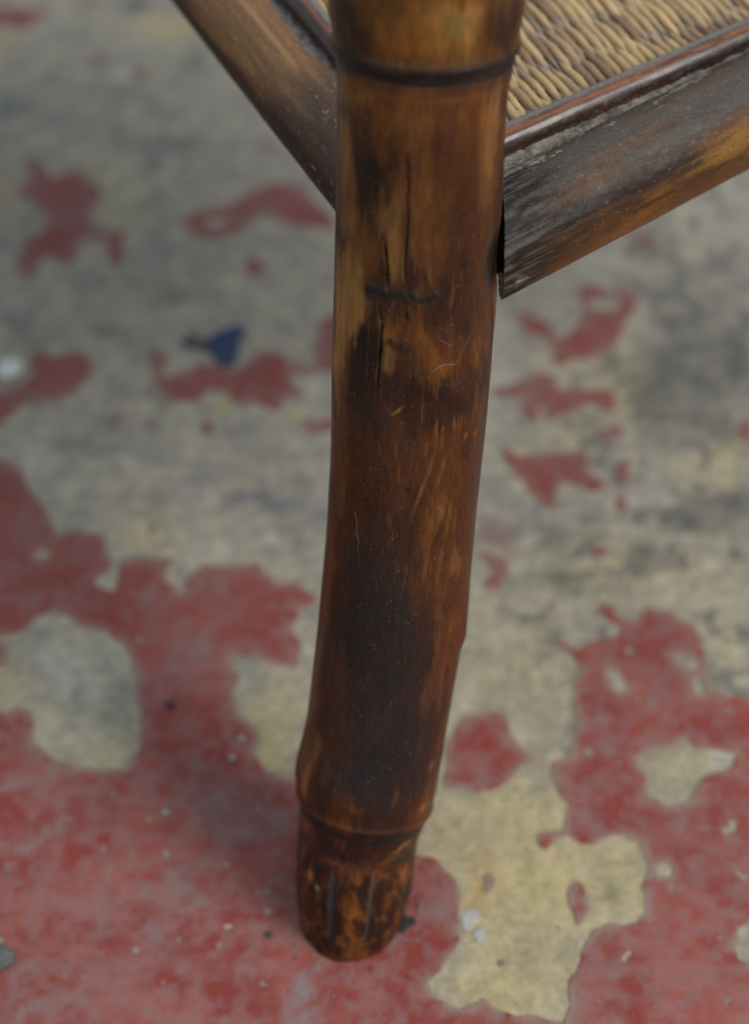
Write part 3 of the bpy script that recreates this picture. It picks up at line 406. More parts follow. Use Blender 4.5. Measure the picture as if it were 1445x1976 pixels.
def paint_mesh(sel, name):
    L, Sx = [], []
    rim = []
    cnt = 0
    for cs, polys in TAB.items():
        jj, ii = np.where(sel & (case == cs))
        if not len(jj):
            continue
        for pstr in polys:
            a = np.stack([names[k](jj, ii) for k in pstr], 1)
            n = a.shape[1]
            L.append(a.ravel()); Sx.append(cnt + np.arange(len(a)) * n); cnt += a.size
            for k in range(n):
                if pstr[k] in 'SENW' and pstr[(k + 1) % n] in 'SENW':
                    rim.append(np.stack([a[:, k], a[:, (k + 1) % n]], 1))
    L = np.concatenate(L); Sx = np.concatenate(Sx)
    ids, inv = np.unique(L, return_inverse=True)
    x, y = point_xy(ids)
    ci = np.clip(((x - gx[0]) / STEP).round().astype(int), 0, NX - 1)
    cj = np.clip(((y - gy[0]) / STEP).round().astype(int), 0, NY - 1)
    w = wear[cj, ci]; a1, a2, a3 = pn1[cj, ci], pn2[cj, ci], pn3[cj, ci]
    ph = phi[cj, ci]
    z = 0.13 + 0.03 * np.exp(-np.clip(ph, 0, 9) / 1.2) + 0.12 * (a2 - 0.5)
    cc = np.tile(np.array([[0.315, 0.054, 0.042]]), (len(ids), 1))
    cc = mixc(cc, (0.37, 0.075, 0.055), sstep(0.45, 0.66, a1))
    cc = mixc(cc, (0.33, 0.155, 0.145), sstep(0.40, 0.76, a2) * 0.7)
    near = np.clip((70 - y) / 90, 0, 1)
    cc = mixc(cc, (0.44, 0.185, 0.165), near * sstep(0.32, 0.70, a1 * 0.5 + a2 * 0.5) * 0.5)
    cc = mixc(cc, (0.29, 0.17, 0.165), sstep(0.54, 0.76, a3) * 0.6)
    cc = mixc(cc, (0.30, 0.255, 0.25), np.clip(w * (0.5 + 0.7 * a2), 0, 0.95))
    cc = mixc(cc, (0.20, 0.035, 0.03), np.exp(-np.clip(ph, 0, 9) / 0.7) * 0.15)
    br_ = fbm(np.stack([x * 0.35 + y * 0.1, y * 1.2, x * 0], 1) / 6.0, 4, 141)
    cc = mixc(cc, (0.40, 0.21, 0.19), sstep(0.52, 0.74, br_) * 0.25)
    back_tone = sstep(60, 160, y)  # paint gets darker and duller towards the back
    cc = mixc(cc, (0.185, 0.062, 0.056), back_tone * 0.45)
    fringe = (1 - 0.55 * back_tone) * np.exp(-np.clip(ph, 0, 9) / 2.0) * sstep(0.26, 0.56, fbm(np.stack([x, y, x * 0], 1) / 5.0, 3, 131))
    cc = mixc(cc, (0.37, 0.30, 0.24), np.clip(fringe * 1.1, 0, 0.9))
    cc = cc * 0.92
    V = np.stack([x, y, z], 1) / 1000
    loops = inv.astype(np.int32)
    if rim:
        r = np.concatenate(rim)
        ri = np.searchsorted(ids, r)
        e = V[ri.ravel()].copy(); e[:, 2] = -0.001
        b0 = len(V)
        V = np.concatenate([V, e]); cc = np.concatenate([cc, cc[ri.ravel()] * 0.9])
        k = np.arange(len(ri))
        qd = np.stack([ri[:, 1], ri[:, 0], b0 + 2 * k, b0 + 2 * k + 1], 1)
        Sx = np.concatenate([Sx, len(loops) + 4 * k]); loops = np.concatenate([loops, qd.ravel()])
    return mesh_np(name, V, loops, Sx, True, cc)

order = sorted(range(1, nlab + 1), key=lambda k: -sizes[k])
big = [k for k in order if sizes[k] >= 14][:220]
bigset = np.zeros(nlab + 1, bool); bigset[big] = True
for k in big:
    # crop to the patch for speed
    jj, ii = np.where(lab == k)
    me = paint_mesh(lab == k, "paint_patch")
    obj("paint_patch", me, M_PAINT, floor)
rest = (lab > 0) & ~bigset[lab]
if rest.any():
    o = obj("paint_specks", paint_mesh(rest, "paint_specks"), M_PAINT, floor)
    o["kind"] = "stuff"

# ------------------------------------------------------------------ the bamboo stand
stand = bpy.data.objects.new("bamboo_stand", None)
col.objects.link(stand)
tag(stand, "weathered brown bamboo stand with splayed leg and dusty woven cane shelf", "bamboo stand")

# --- leg
LK = np.array(LEG)
up0 = LK[0, 1:4] - LK[5, 1:4]; up0 /= np.linalg.norm(up0)
ext = 0.15
LK = np.concatenate([[[-ext, *(LK[0, 1:4] + up0 * ext), 0.0235], [-0.02, *(LK[0, 1:4] + up0 * 0.02), 0.0240]], LK])
S_lo, S_hi = -ext, LK[-1, 0] + 0.009
Sv = np.concatenate([np.linspace(-ext, -0.006, 60, endpoint=False), np.arange(-0.006, S_hi, 0.00026)])
su = np.linspace(S_lo, S_hi, 2400)
lastd = (LK[-1, 1:4] - LK[-3, 1:4]); lastd /= np.linalg.norm(lastd)
LKx = np.concatenate([LK, [[S_hi, *(LK[-1, 1:4] + lastd * 0.009), LK[-1, 4]]]])
axis_u = smooth1(np.stack([np.interp(su, LKx[:, 0], LKx[:, k]) for k in (1, 2, 3)], 1), 121)
rad_u = smooth1(np.interp(su, LKx[:, 0], LKx[:, 4]), 19)
def leg_axis(sv):
    return np.stack([np.interp(sv, su, axis_u[:, k]) for k in range(3)], 1)
def leg_frame(sv):
    A = leg_axis(sv); B = leg_axis(sv + 0.002) - leg_axis(sv - 0.002)
    d = B / np.linalg.norm(B, axis=1)[:, None]
    f = np.array([0, -1.0, 0]); f = f - (d @ f)[:, None] * d
    f /= np.linalg.norm(f, axis=1)[:, None]
    r = np.cross(f, d)
    r *= np.sign(r[:, :1])
    return A, d, f, r
RN = 0.0205
fr = np.linspace(-100, 100, 330)
bk = np.linspace(100, 260, 62)[1:-1]
TH = np.radians(np.concatenate([fr, bk]))
A, D_, Fv, Rv = leg_frame(Sv)
Rad = np.interp(Sv, su, rad_u)
SS, TT = np.meshgrid(Sv * 1000, TH, indexing='ij')
ARC = np.where(TT > math.pi, TT - 2 * math.pi, TT) * RN * 1000
RR_ = np.repeat(Rad[:, None], len(TH), 1) * 1000
cyl = np.stack([np.cos(TT) * 20.5, np.sin(TT) * 20.5, SS], -1).reshape(-1, 3)
# gentle out-of-round and hand-worn surface
disp = (fbm(cyl / [18, 18, 45], 3, 201) - 0.5) * 0.9 + (fbm(cyl / [3, 3, 14], 3, 203) - 0.5) * 0.18
# upper node: swelling then a sharp step; lower node likewise
def node_profile(sv, s0):
    x = sv - s0
    return 0.55 * np.exp(-(x / 1.3) ** 2) - 0.55 * np.exp(-((x - 3.0) / 1.2) ** 2)
wob = (fbm(cyl / [14, 14, 1e6], 2, 207) - 0.5) * 2.0
disp += node_profile(SS.ravel() + wob, 9.6) * 1.1 + node_profile(SS.ravel() + wob, 231.2) * 0.9

sx_, tx_ = SS.ravel(), TT.ravel()
kink = np.clip((sx_ - 155) / 20, 0, 1) * sstep(180, 174.5, sx_)
disp += 0.85 * kink * np.exp(-((tx_ - R(88)) / R(30)) ** 2)
disp += 0.75 * np.exp(-((tx_ - R(275)) / R(45)) ** 2) * np.exp(-((sx_ - 223) / 7.5) ** 2)
disp += 0.75 * np.exp(-((tx_ + R(85)) / R(45)) ** 2) * np.exp(-((sx_ - 223) / 7.5) ** 2) * (tx_ < R(100))

def seg_dist(poly, ss, aa):
    d = np.full(ss.shape, 1e9)
    for (s0, a0), (s1, a1) in zip(poly[:-1], poly[1:]):
        es, ea = s1 - s0, a1 - a0
        t = np.clip(((ss - s0) * es + (aa - a0) * ea) / (es * es + ea * ea + 1e-9), 0, 1)
        d = np.minimum(d, np.hypot(ss - s0 - t * es, aa - a0 - t * ea))
    return d
sf, af = SS.ravel(), ARC.ravel()
jit = (fbm(cyl / [1.2, 1.2, 4], 3, 211) - 0.5)
crackm = np.zeros(len(sf)); knotm = np.zeros(len(sf)); slotm = np.zeros(len(sf))
for k in CRACKS:
    p = np.array(k['p']); m = np.where((sf > p[:, 0].min() - 6) & (sf < p[:, 0].max() + 6))[0]
    d = seg_dist(k['p'], sf[m], af[m] + jit[m] * 0.9)
    taper = np.clip(np.minimum(sf[m] - p[:, 0].min() + 1.5, p[:, 0].max() + 1.5 - sf[m]) / 5, 0.15, 1)
    g = np.exp(-(d / (k['w'] * taper)) ** 2)
    disp[m] -= k['d'] * g * taper
    crackm[m] = np.maximum(crackm[m], g * taper)
for k in KNOT:
    p = np.array(k['p']); m = np.where((sf > p[:, 0].min() - 6) & (sf < p[:, 0].max() + 6))[0]
    d = seg_dist(k['p'], sf[m] + jit[m] * 3.6, af[m] + jit[m] * 2.6)
    g = np.exp(-(d / k['w']) ** 2)
    disp[m] += k['d'] * g * (0.25 + 1.6 * jit[m])
    knotm[m] = np.maximum(knotm[m], g)
for k in SLOTS:
    p = np.array(k['p']); m = np.where((sf > p[:, 0].min() - 3) & (sf < p[:, 0].max() + 12))[0]
    d = seg_dist(k['p'], sf[m], af[m] + jit[m] * 0.5)
    g = sstep(k['w'] * 1.25, k['w'] * 0.75, d)
    disp[m] -= k['d'] * g
    slotm[m] = np.maximum(slotm[m], g)
jshade = np.exp(-(((sf - JOINT_SHADE[0]) / 8.0) ** 2 + ((af - JOINT_SHADE[1] - 3.5) / 7.5) ** 2) ** 2)
disp -= 1.2 * jshade
# foot: rounded and a little ragged at the end
endx = sf - (LK[-1, 0] * 1000 - 4)
disp -= np.clip(endx / 7, 0, 1) ** 2 * 0.7 + np.clip(endx / 4, 0, 1) * (fbm(cyl / [4, 4, 6], 3, 219) - 0.4) * 0.8
rad_f = (RR_.ravel() + disp) / 1000
n_s, n_t = SS.shape
rad_g = rad_f.reshape(n_s, n_t)
V = A[:, None] + rad_g[..., None] * (np.cos(TT)[..., None] * Fv[:, None] + np.sin(TT)[..., None] * Rv[:, None])
below = np.clip(0.0003 - V[..., 2], 0, None)
V = V + (below / np.abs(D_[:, 2])[:, None])[..., None] * (-D_[:, None])
V = V.reshape(-1, 3)

# colour of the cane: stain, scorching, scraped patches
c = np.tile(np.array([[0.120, 0.034, 0.0085]]), (len(sf), 1))
st1 = fbm(cyl / [5, 5, 26], 4, 301); st2 = fbm(cyl / [1.6, 1.6, 16], 4, 303); st3 = fbm(cyl / [11, 11, 22], 4, 305); st4 = fbm(cyl / [0.7, 0.7, 7], 3, 307)
upper = sstep(140, 60, sf)
c = mixc(c, (0.20, 0.066, 0.012), sstep(0.42, 0.66, st1) * (0.3 + 0.45 * upper))
c = mixc(c, (0.036, 0.014, 0.009), sstep(0.46, 0.62, st3) * 0.85)
c = mixc(c, (0.040, 0.015, 0.009), sstep(0.50, 0.68, st2) * 0.55)
topn = sstep(16, 10, sf)
c = mixc(c, (0.16, 0.068, 0.010), topn * 0.5)
COLS = {'t': (0.40, 0.180, 0.048), 'a': (0.245, 0.084, 0.013), 'o': (0.26, 0.080, 0.020), 'd': (0.048, 0.015, 0.007), 'k': (0.026, 0.010, 0.007),
        's': (0.024, 0.021, 0.022), 'g': (0.13, 0.12, 0.03), 'w': (0.62, 0.52, 0.35)}
ws = sf + (fbm(cyl / [4, 4, 12], 3, 311) - 0.5) * 12 + (st4 - 0.5) * 9
wa = af + (fbm(cyl / [4, 4, 12], 3, 313) - 0.5) * 6 + (st4 - 0.5) * 2.0
soot = np.zeros(len(sf))
for s0, a0, rs, ra, rot, k, st in MARKS:
    m = np.where((np.abs(sf - s0) < 2.4 * rs + 2.4 * ra + 9) & (np.abs(af - a0) < 2.4 * ra + 2.4 * rs * abs(math.sin(R(rot))) + 5))[0]
    small = min(1.0, min(rs, ra) / 3.0)
    ds = (sf[m] * (1 - small) + ws[m] * small) - s0
    da = (af[m] * (1 - small) + wa[m] * small) - a0
    cr, sr = math.cos(R(rot)), math.sin(R(rot))
    u_ = (ds * cr - da * sr) / rs; w_ = (ds * sr + da * cr) / ra
    e = np.exp(-(u_ * u_ + w_ * w_) * 0.8)
    if k in 'sd' and min(rs, ra) > 1.5:
        e = e * (0.72 + 0.56 * st1[m])
    else:
        e = sstep(0.12, 0.85, e * (0.62 + 0.76 * (st2[m] if k in 'tao' else st1[m])))
    if k == 's' and rs > 5:
        soot[m] = 1 - (1 - soot[m]) * (1 - np.clip(np.exp(-(u_ * u_ + w_ * w_) * 0.7) * st * 0.55, 0, 1))
        continue
    if k == 't' and ra < 1.2:
        st = st * 0.6
    c[m] = mixc(c[m], COLS[k], np.clip(e * st * 1.25, 0, 1))
# the middle stretch is stained deeper
mid_ = sstep(92, 110, sf) * sstep(205, 160, sf)
c = mixc(c, (0.058, 0.019, 0.007), mid_ * (0.18 + 0.55 * st1))
c *= (0.72 + 0.56 * st2)[:, None]
c *= (1 - 0.26 * sstep(20, 34, sf) * sstep(100, 60, sf))[:, None]
# flecks and fibres
fl_ = sstep(0.66, 0.74, st4) * sstep(0.40, 0.6, st1)
c = mixc(c, (0.30, 0.14, 0.04), fl_ * 0.22)
ft = sstep(238, 250, sf)
pa = fbm(cyl / [2.6, 2.6, 3.6], 4, 341)
c = mixc(c, (0.022, 0.011, 0.008), ft * sstep(0.42, 0.56, pa) * 0.8)
c = mixc(c, (0.30, 0.11, 0.03), ft * sstep(0.40, 0.30, pa) * 0.25)
c = mixc(c, (0.021, 0.018, 0.019), np.clip(soot * (0.75 + 0.4 * st1), 0, 0.96))
c *= (0.80 + 0.4 * fbm(cyl / [0.5, 0.5, 2.5], 2, 317))[:, None]
# grime settled at the nodes, in the cracks and on the scar
for s0, wd, st in ((11.8, 3.6, .95), (234.4, 2.2, .93), (243, 3, .5)):
    g = np.exp(-((sf + wob * 1.0 - s0) / wd) ** 2)
    c = mixc(c, (0.022, 0.016, 0.014), g * st)
for s0, wd, st in ((17.5, 1.0, .3), (230.6, .6, .15)):
    g = np.exp(-((sf + wob - s0) / wd) ** 2)
    c = mixc(c, (0.20, 0.085, 0.03), g * st)
c = mixc(c, (0.008, 0.005, 0.004), np.clip(crackm * 1.3, 0, 1))
c = mixc(c, (0.020, 0.016, 0.015), np.clip(knotm * 1.3 * (0.5 + st4), 0, 1))
c = mixc(c, (0.075, 0.070, 0.066), slotm * 0.85)
c = mixc(c, (0.012, 0.007, 0.005), np.clip(jshade * 1.1, 0, 1))  # shade in the gap beside the rail end, painted near black on the leg
# fine pale dust specks
dsp = fbm(cyl / [0.55, 0.55, 0.55], 2, 331)
c = mixc(c, (0.30, 0.28, 0.25), sstep(0.80, 0.90, dsp) * 0.45)
q = quads(n_s, n_t)
loops = list(q.ravel()); starts = list(range(0, len(loops), 4))
addp(list(range(n_t)))
addp(list(range((n_s - 1) * n_t + n_t - 1, (n_s - 1) * n_t - 1, -1)))
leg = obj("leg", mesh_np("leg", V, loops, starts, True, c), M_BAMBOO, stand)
leg["label"] = "mottled dark brown bamboo leg with splits and a charred lower half"

def on_leg(s_mm, arc_mm, lift=0.0):
    a, d, f, r = leg_frame(np.array([s_mm / 1000]))
    th = arc_mm / 20.5
    i = np.argmin(np.abs(Sv - s_mm / 1000)); j = np.argmin(np.abs(((TH - th + math.pi) % (2 * math.pi)) - math.pi))
    rr = rad_g[i, j] + lift
    return a[0] + rr * (math.cos(th) * f[0] + math.sin(th) * r[0])

# --- node rings: the ridge of each bamboo joint
def node_ring(s0, width, proud, name="node_ring"):
    nt_, nr = 180, 9
    th = np.linspace(0, 2 * math.pi, nt_, endpoint=False)
    V = []; C_ = []
    for k in range(nr):
        x = (k / (nr - 1) - 0.5)
        wv = (fbm(np.stack([np.cos(th) * 1.6, np.sin(th) * 1.6, np.zeros(nt_)], 1), 2, 207) - 0.5) * 1.4
        ss = s0 + x * width - wv
        a, d, f, r = leg_frame(ss / 1000)
        i = np.searchsorted(Sv, ss / 1000).clip(0, n_s - 1)
        j = np.array([np.argmin(np.abs(((TH - t + math.pi) % (2 * math.pi)) - math.pi)) for t in th])
        ed = abs(x) * 2
        rr = rad_g[i, j] + (proud * (1 - ed ** 2.5) - 0.00035 * (ed > 0.99)) + 0.00012 * (vnoise(np.stack([th * 14, np.full(nt_, k * 0.6), np.zeros(nt_)], 1), 5) - 0.5)
        V.append(a + rr[:, None] * (np.cos(th)[:, None] * f + np.sin(th)[:, None] * r))
        nz = vnoise(np.stack([th * 5, np.full(nt_, k * 0.4), np.ones(nt_)], 1), 9)
        cc = np.tile(np.array([[0.020, 0.014, 0.012]]), (nt_, 1))
        cc = mixc(cc, (0.075, 0.035, 0.018), sstep(0.5, 0.9, nz) * 0.7 * (1 - 0.5 * ed))
        C_.append(cc)
    V = np.concatenate(V); C_ = np.concatenate(C_)
    q = quads(nr, nt_)
    o = obj(name, mesh_np(name, V, q.ravel(), np.arange(0, q.size, 4), True, C_), M_BAMBOO, leg)
    return o
node_ring(11.6, 5.0, 0.0006)
node_ring(234.2, 2.8, 0.0004)

# --- generic bamboo pole along a straight line, a slight wave, colour function
def pole(p0, p1, r, n_t, ds, seed, colour, end_x=None, wave=0.0004, rmod=None):
    p0 = np.array(p0, float); p1 = np.array(p1, float)
    L = np.linalg.norm(p1 - p0); d = (p1 - p0) / L
    sv = np.arange(0, L, ds); n = len(sv)
    upv = np.array([0, 0, 1.0]); side = np.cross(d, upv)      # side: horizontal, to the right of travel
    side /= np.linalg.norm(side)
    th = np.linspace(0, 2 * math.pi, n_t, endpoint=False)      # 0 = up, +90 = side
    SS, TT = np.meshgrid(sv * 1000, th, indexing='ij')
    cy = np.stack([np.cos(TT) * r * 1000, np.sin(TT) * r * 1000, SS], -1).reshape(-1, 3)
    rr = r * 1000 + (fbm(cy / [8, 8, 40], 3, seed) - 0.5) * 1.0 + (fbm(cy / [1.4, 1.4, 12], 3, seed + 3) - 0.5) * 0.22
    if rmod is not None:
        rr = rr + rmod(SS.ravel(), TT.ravel(), cy)
    rr = rr.reshape(SS.shape) / 1000
    ctr = p0 + sv[:, None] * d + np.stack([np.zeros(n), np.zeros(n), np.sin(sv * 23 + seed) * wave], 1)
    V = ctr[:, None] + rr[..., None] * (np.cos(TT)[..., None] * upv + np.sin(TT)[..., None] * side)
    if end_x is not None:     # saw cut facing the leg
        need = end_x(V[0]) / d[0]
        fade = np.clip(1 - sv / 0.03, 0, 1)[:, None]
        V = V + (need[None, :] * fade)[..., None] * d
    cc = colour(SS.ravel(), TT.ravel(), cy)
    V = V.reshape(-1, 3)
    q = quads(n, n_t)
    loops = list(q.ravel()); starts = list(range(0, len(loops), 4))
    starts.append(len(loops)); loops.extend(range(n_t))
    starts.append(len(loops)); loops.extend(range((n - 1) * n_t + n_t - 1, (n - 1) * n_t - 1, -1))
    return V, loops, starts, cc, d, side

dR = np.array(RR[1]) - np.array(RR[0]); dR /= np.linalg.norm(dR)
dL = np.array(RL[1]) - np.array(RL[0]); dL /= np.linalg.norm(dL)
RAIL_R, RAIL_L = 0.0148, 0.0125
LEN = 0.24

def rail_colour_right(s_, t_, cy):
    up_ = np.cos(t_); sd = np.sin(t_)           # sd > 0 : outer side (towards the viewer)
    n1 = fbm(cy / [4, 4, 26], 4, 401); n2 = fbm(cy / [1.2, 1.2, 14], 4, 403); n3 = fbm(cy / [0.8, 0.8, 2.0], 3, 405); n4 = fbm(cy / [9, 9, 16], 3, 407)
    c = np.tile(np.array([[0.105, 0.042, 0.015]]), (len(s_), 1))
    c = mixc(c, (0.030, 0.014, 0.010), sstep(0.40, 0.60, n1))
    c = mixc(c, (0.020, 0.012, 0.010), sstep(0.56, 0.66, n2) * 0.7)
    c = mixc(c, (0.20, 0.085, 0.016), sstep(0.44, 0.62, n4) * sstep(0.55, 0.0, up_) * 0.85)
    c = mixc(c, (0.24, 0.088, 0.020), sstep(0.5, -0.5, up_) * 0.6)
    # long scraped yellow flakes on the far stretch
    k = np.exp(-(((s_ - 84) / 26) ** 2 + ((t_ - 1.25) / 0.35) ** 2)) * sstep(0.42, 0.62, n2 * 0.6 + n4 * 0.4)
    c = mixc(c, (0.30, 0.15, 0.03), np.clip(k * 1.2, 0, 0.7))
    # dark weathered sawn end
    e = sstep(26, 2, s_ + (n2 - 0.5) * 16)
    c = mixc(c, (0.022, 0.020, 0.019), e * 0.85)
    ln = sstep(0.50, 0.62, fbm(cy / [0.55, 0.55, 9], 2, 409))
    c = mixc(c, (0.15, 0.13, 0.105), e * ln * 0.45)
    # settled dust on what faces up
    dm = sstep(0.55, 1.05, up_ + (n1 - 0.5) * 0.9 + (n3 - 0.5) * 0.4)
    c = mixc(c, (0.185, 0.168, 0.148), dm * 0.48 * (1 - 0.75 * e))
    c = mixc(c, (0.26, 0.25, 0.23), sstep(0.72, 0.86, n3) * (0.25 + 0.3 * dm))
    c = c * (1 - 0.55 * e * (1 - 0.8 * ln))[:, None]
    line = np.exp(-((up_ - 0.08 - 0.08 * (n1 - 0.5)) / 0.10) ** 2) * sstep(0.45, 0.6, n2)
    c = mixc(c, (0.02, 0.014, 0.012), line * 0.7)
    c = mixc(c, (0.30, 0.26, 0.2), np.exp(-((s_ - 4) / 3) ** 2 - ((t_ - 1.75) / 0.12) ** 2) * sstep(.4, .6, n3))
    return c

def rail_colour_left(s_, t_, cy):
    up_ = np.cos(t_); sd = np.sin(t_)           # sd < 0 : outer side (to the left)
    n1 = fbm(cy / [3, 3, 30], 4, 421); n2 = fbm(cy / [0.8, 0.8, 16], 4, 423); n3 = fbm(cy / [0.8, 0.8, 1.6], 3, 425); n4 = fbm(cy / [8, 8, 30], 3, 427)
    c = np.tile(np.array([[0.25, 0.110, 0.038]]), (len(s_), 1))
    c = mixc(c, (0.38, 0.19, 0.062), sstep(0.44, 0.64, n2) * 0.7)
    c = mixc(c, (0.50, 0.28, 0.10), np.exp(-((t_ - 6.08 - 0.05 * (n1 - .5)) / 0.05) ** 2) * sstep(44, 52, s_) * 0.9)
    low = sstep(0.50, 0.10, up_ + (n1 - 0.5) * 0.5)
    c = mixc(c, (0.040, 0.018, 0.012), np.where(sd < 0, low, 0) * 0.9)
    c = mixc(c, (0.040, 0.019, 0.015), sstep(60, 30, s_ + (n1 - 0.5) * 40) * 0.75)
    chips = sstep(0.74, 0.77, fbm(cy / [1.1, 1.1, 2.4], 3, 433)) * sstep(0.45, 0.6, n4)
    c = mixc(c, (0.46, 0.27, 0.10), chips)
    dm = sstep(0.1, 1.0, up_ + (n3 - 0.5) * 0.7)
    c = mixc(c, (0.22, 0.20, 0.18), dm * 0.22)
    c = mixc(c, (0.34, 0.31, 0.27), sstep(0.70, 0.80, n3) * 0.45)
    return c

def rail_rmod(s_, t_, cy):
    g = fbm(cy / [0.5, 0.5, 10], 2, 409)
    return -(sstep(30, 2, s_)) * sstep(0.5, 0.62, g) * 0.35

p0 = np.array(RR[0]) - dR * 0.004
def cut(v0):
    jag = (vnoise(np.stack([v0[:, 2] * 900, v0[:, 1] * 900, np.zeros(len(v0))], 1), 3) - 0.5) * 0.0004
    return (XEND + 0.0002 + jag) - v0[:, 0]
V_, L_, S_, C_, _, sideR = pole(p0, p0 + dR * LEN, RAIL_R, 150, 0.0005, 31, rail_colour_right, cut, rmod=rail_rmod)
rail_r = obj("rail", mesh_np("rail", V_, L_, S_, True, C_), M_RAIL, stand)
rail_r["label"] = "dusty front rail with dark sawn end and scraped yellow flakes"
V_, L_, S_, C_, _, _ = pole(p0 - dR * 0.022, p0 + dR * 0.02, 0.0085, 40, 0.002, 33, lambda s_, t_, cy: np.tile(np.array([[0.03, 0.018, 0.012]]), (len(s_), 1)))
obj("tenon", mesh_np("tenon", V_, L_, S_, True, C_), M_RAIL, rail_r)
q0 = np.array(RL[0]) - dL * 0.030
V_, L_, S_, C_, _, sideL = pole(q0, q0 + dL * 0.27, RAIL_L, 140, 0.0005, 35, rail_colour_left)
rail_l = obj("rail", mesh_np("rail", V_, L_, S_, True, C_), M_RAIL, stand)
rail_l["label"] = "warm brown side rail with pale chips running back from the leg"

# --- trim strips that hold the weave down
def strip_colour(seed, flip):
    def fcol(s_, t_, cy):
        up_ = np.cos(t_); sd = np.sin(t_) * flip          # sd > 0 : towards the rail
        n1 = fbm(cy / [1.5, 1.5, 22], 4, seed); n3 = fbm(cy / [0.7, 0.7, 1.6], 3, seed + 5)
        c = np.tile(np.array([[0.050, 0.020, 0.016]]), (len(s_), 1))
        c = mixc(c, (0.022, 0.012, 0.011), sstep(0.5, 0.65, n1) * 0.8)
        band = np.exp(-((np.arctan2(sd, up_) - 0.30 + (n1 - 0.5) * 0.5) / 0.20) ** 2)
        c = mixc(c, (0.30, 0.11, 0.042), np.clip(band * sstep(0.30, 0.50, n1) * 1.3, 0, 0.9))
        dm = sstep(0.22, -0.15, np.sin(np.arctan2(sd, up_)) + (n3 - 0.5) * 0.35)
        c = mixc(c, (0.24, 0.215, 0.185), dm * 0.8)
        c = mixc(c, (0.24, 0.22, 0.19), sstep(0.60, 0.84, n3) * 0.35)
        return c
    return fcol
sR0 = np.array(SR[0]); dSR = np.array(SR[1]) - sR0; dSR[2] = 0; dSR /= np.linalg.norm(dSR)
sL0 = np.array(SLF[0])
a = sR0 - dSR * 0.03
V_, L_, S_, C_, _, _ = pole(a, a + dSR * 0.24, 0.0044, 60, 0.0005, 41, strip_colour(441, 1))
strip_r = obj("trim_strip", mesh_np("trim_strip", V_, L_, S_, True, C_), M_STRIP, stand)
strip_r["label"] = "thin dark trim strip with orange stripe along the front rail"
a = sL0 - dL * 0.035
V_, L_, S_, C_, _, _ = pole(a, a + dL * 0.20, 0.0042, 60, 0.0006, 43, strip_colour(461, -1))
strip_l = obj("trim_strip", mesh_np("trim_strip", V_, L_, S_, True, C_), M_STRIP, stand)

# --- woven panel: strands parallel to the side rail, over and under hidden warp rods
ZP = ZR + 0.0075
cornerP = np.array([sR0[0], sR0[1]])
e1 = dL[:2] / np.linalg.norm(dL[:2])                 # along the strands, away from the viewer
e2 = np.array([-e1[1], e1[0]]); e2 = -e2             # to the right
if e2[0] < 0: e2 = -e2
eR = dR[:2] / np.linalg.norm(dR[:2])
def front_start(o):
    # distance along e1 where the line (offset o across) meets the front rail axis
    M2 = np.array([e1, -eR]).T
    rhs = (np.array(RR[0])[:2]) - o * e2 - orig
    return np.linalg.solve(M2, rhs)[0]
orig = np.array(RL[0])[:2]
W_SPAN = 0.17
# backing: dusty underside mat of the weave, closed thin slab
def slab(name, pts, z0, z1, mat, colr, parent):
    n = len(pts)
    V = np.array([(x, y, z1) for x, y in pts] + [(x, y, z0) for x, y in pts])
    loops = list(range(n)) + list(range(2 * n - 1, n - 1, -1)); starts = [0, n]
    for k in range(n):
        starts.append(len(loops)); loops.extend([k, n + k, n + (k + 1) % n, (k + 1) % n])
    return obj(name, mesh_np(name, V, loops, starts, False, np.tile(np.array([colr]), (2 * n, 1))), mat, parent)
def pw(o, t): return orig + e2 * o + e1 * t
panel = slab("woven_panel", [pw(0.006, front_start(0.006) + 0.012), pw(W_SPAN, front_start(W_SPAN) + 0.012), pw(W_SPAN, front_start(W_SPAN) + 0.2), pw(0.006, 0.2)][::1],
             ZP - 0.0042, ZP - 0.0020, M_DUST, (0.22, 0.195, 0.165), stand)
panel["label"] = "dusty tan woven cane panel between the rails"
LW = 0.0165; AMP = 0.00050; PIT = 0.00150
nS = int(W_SPAN / PIT)
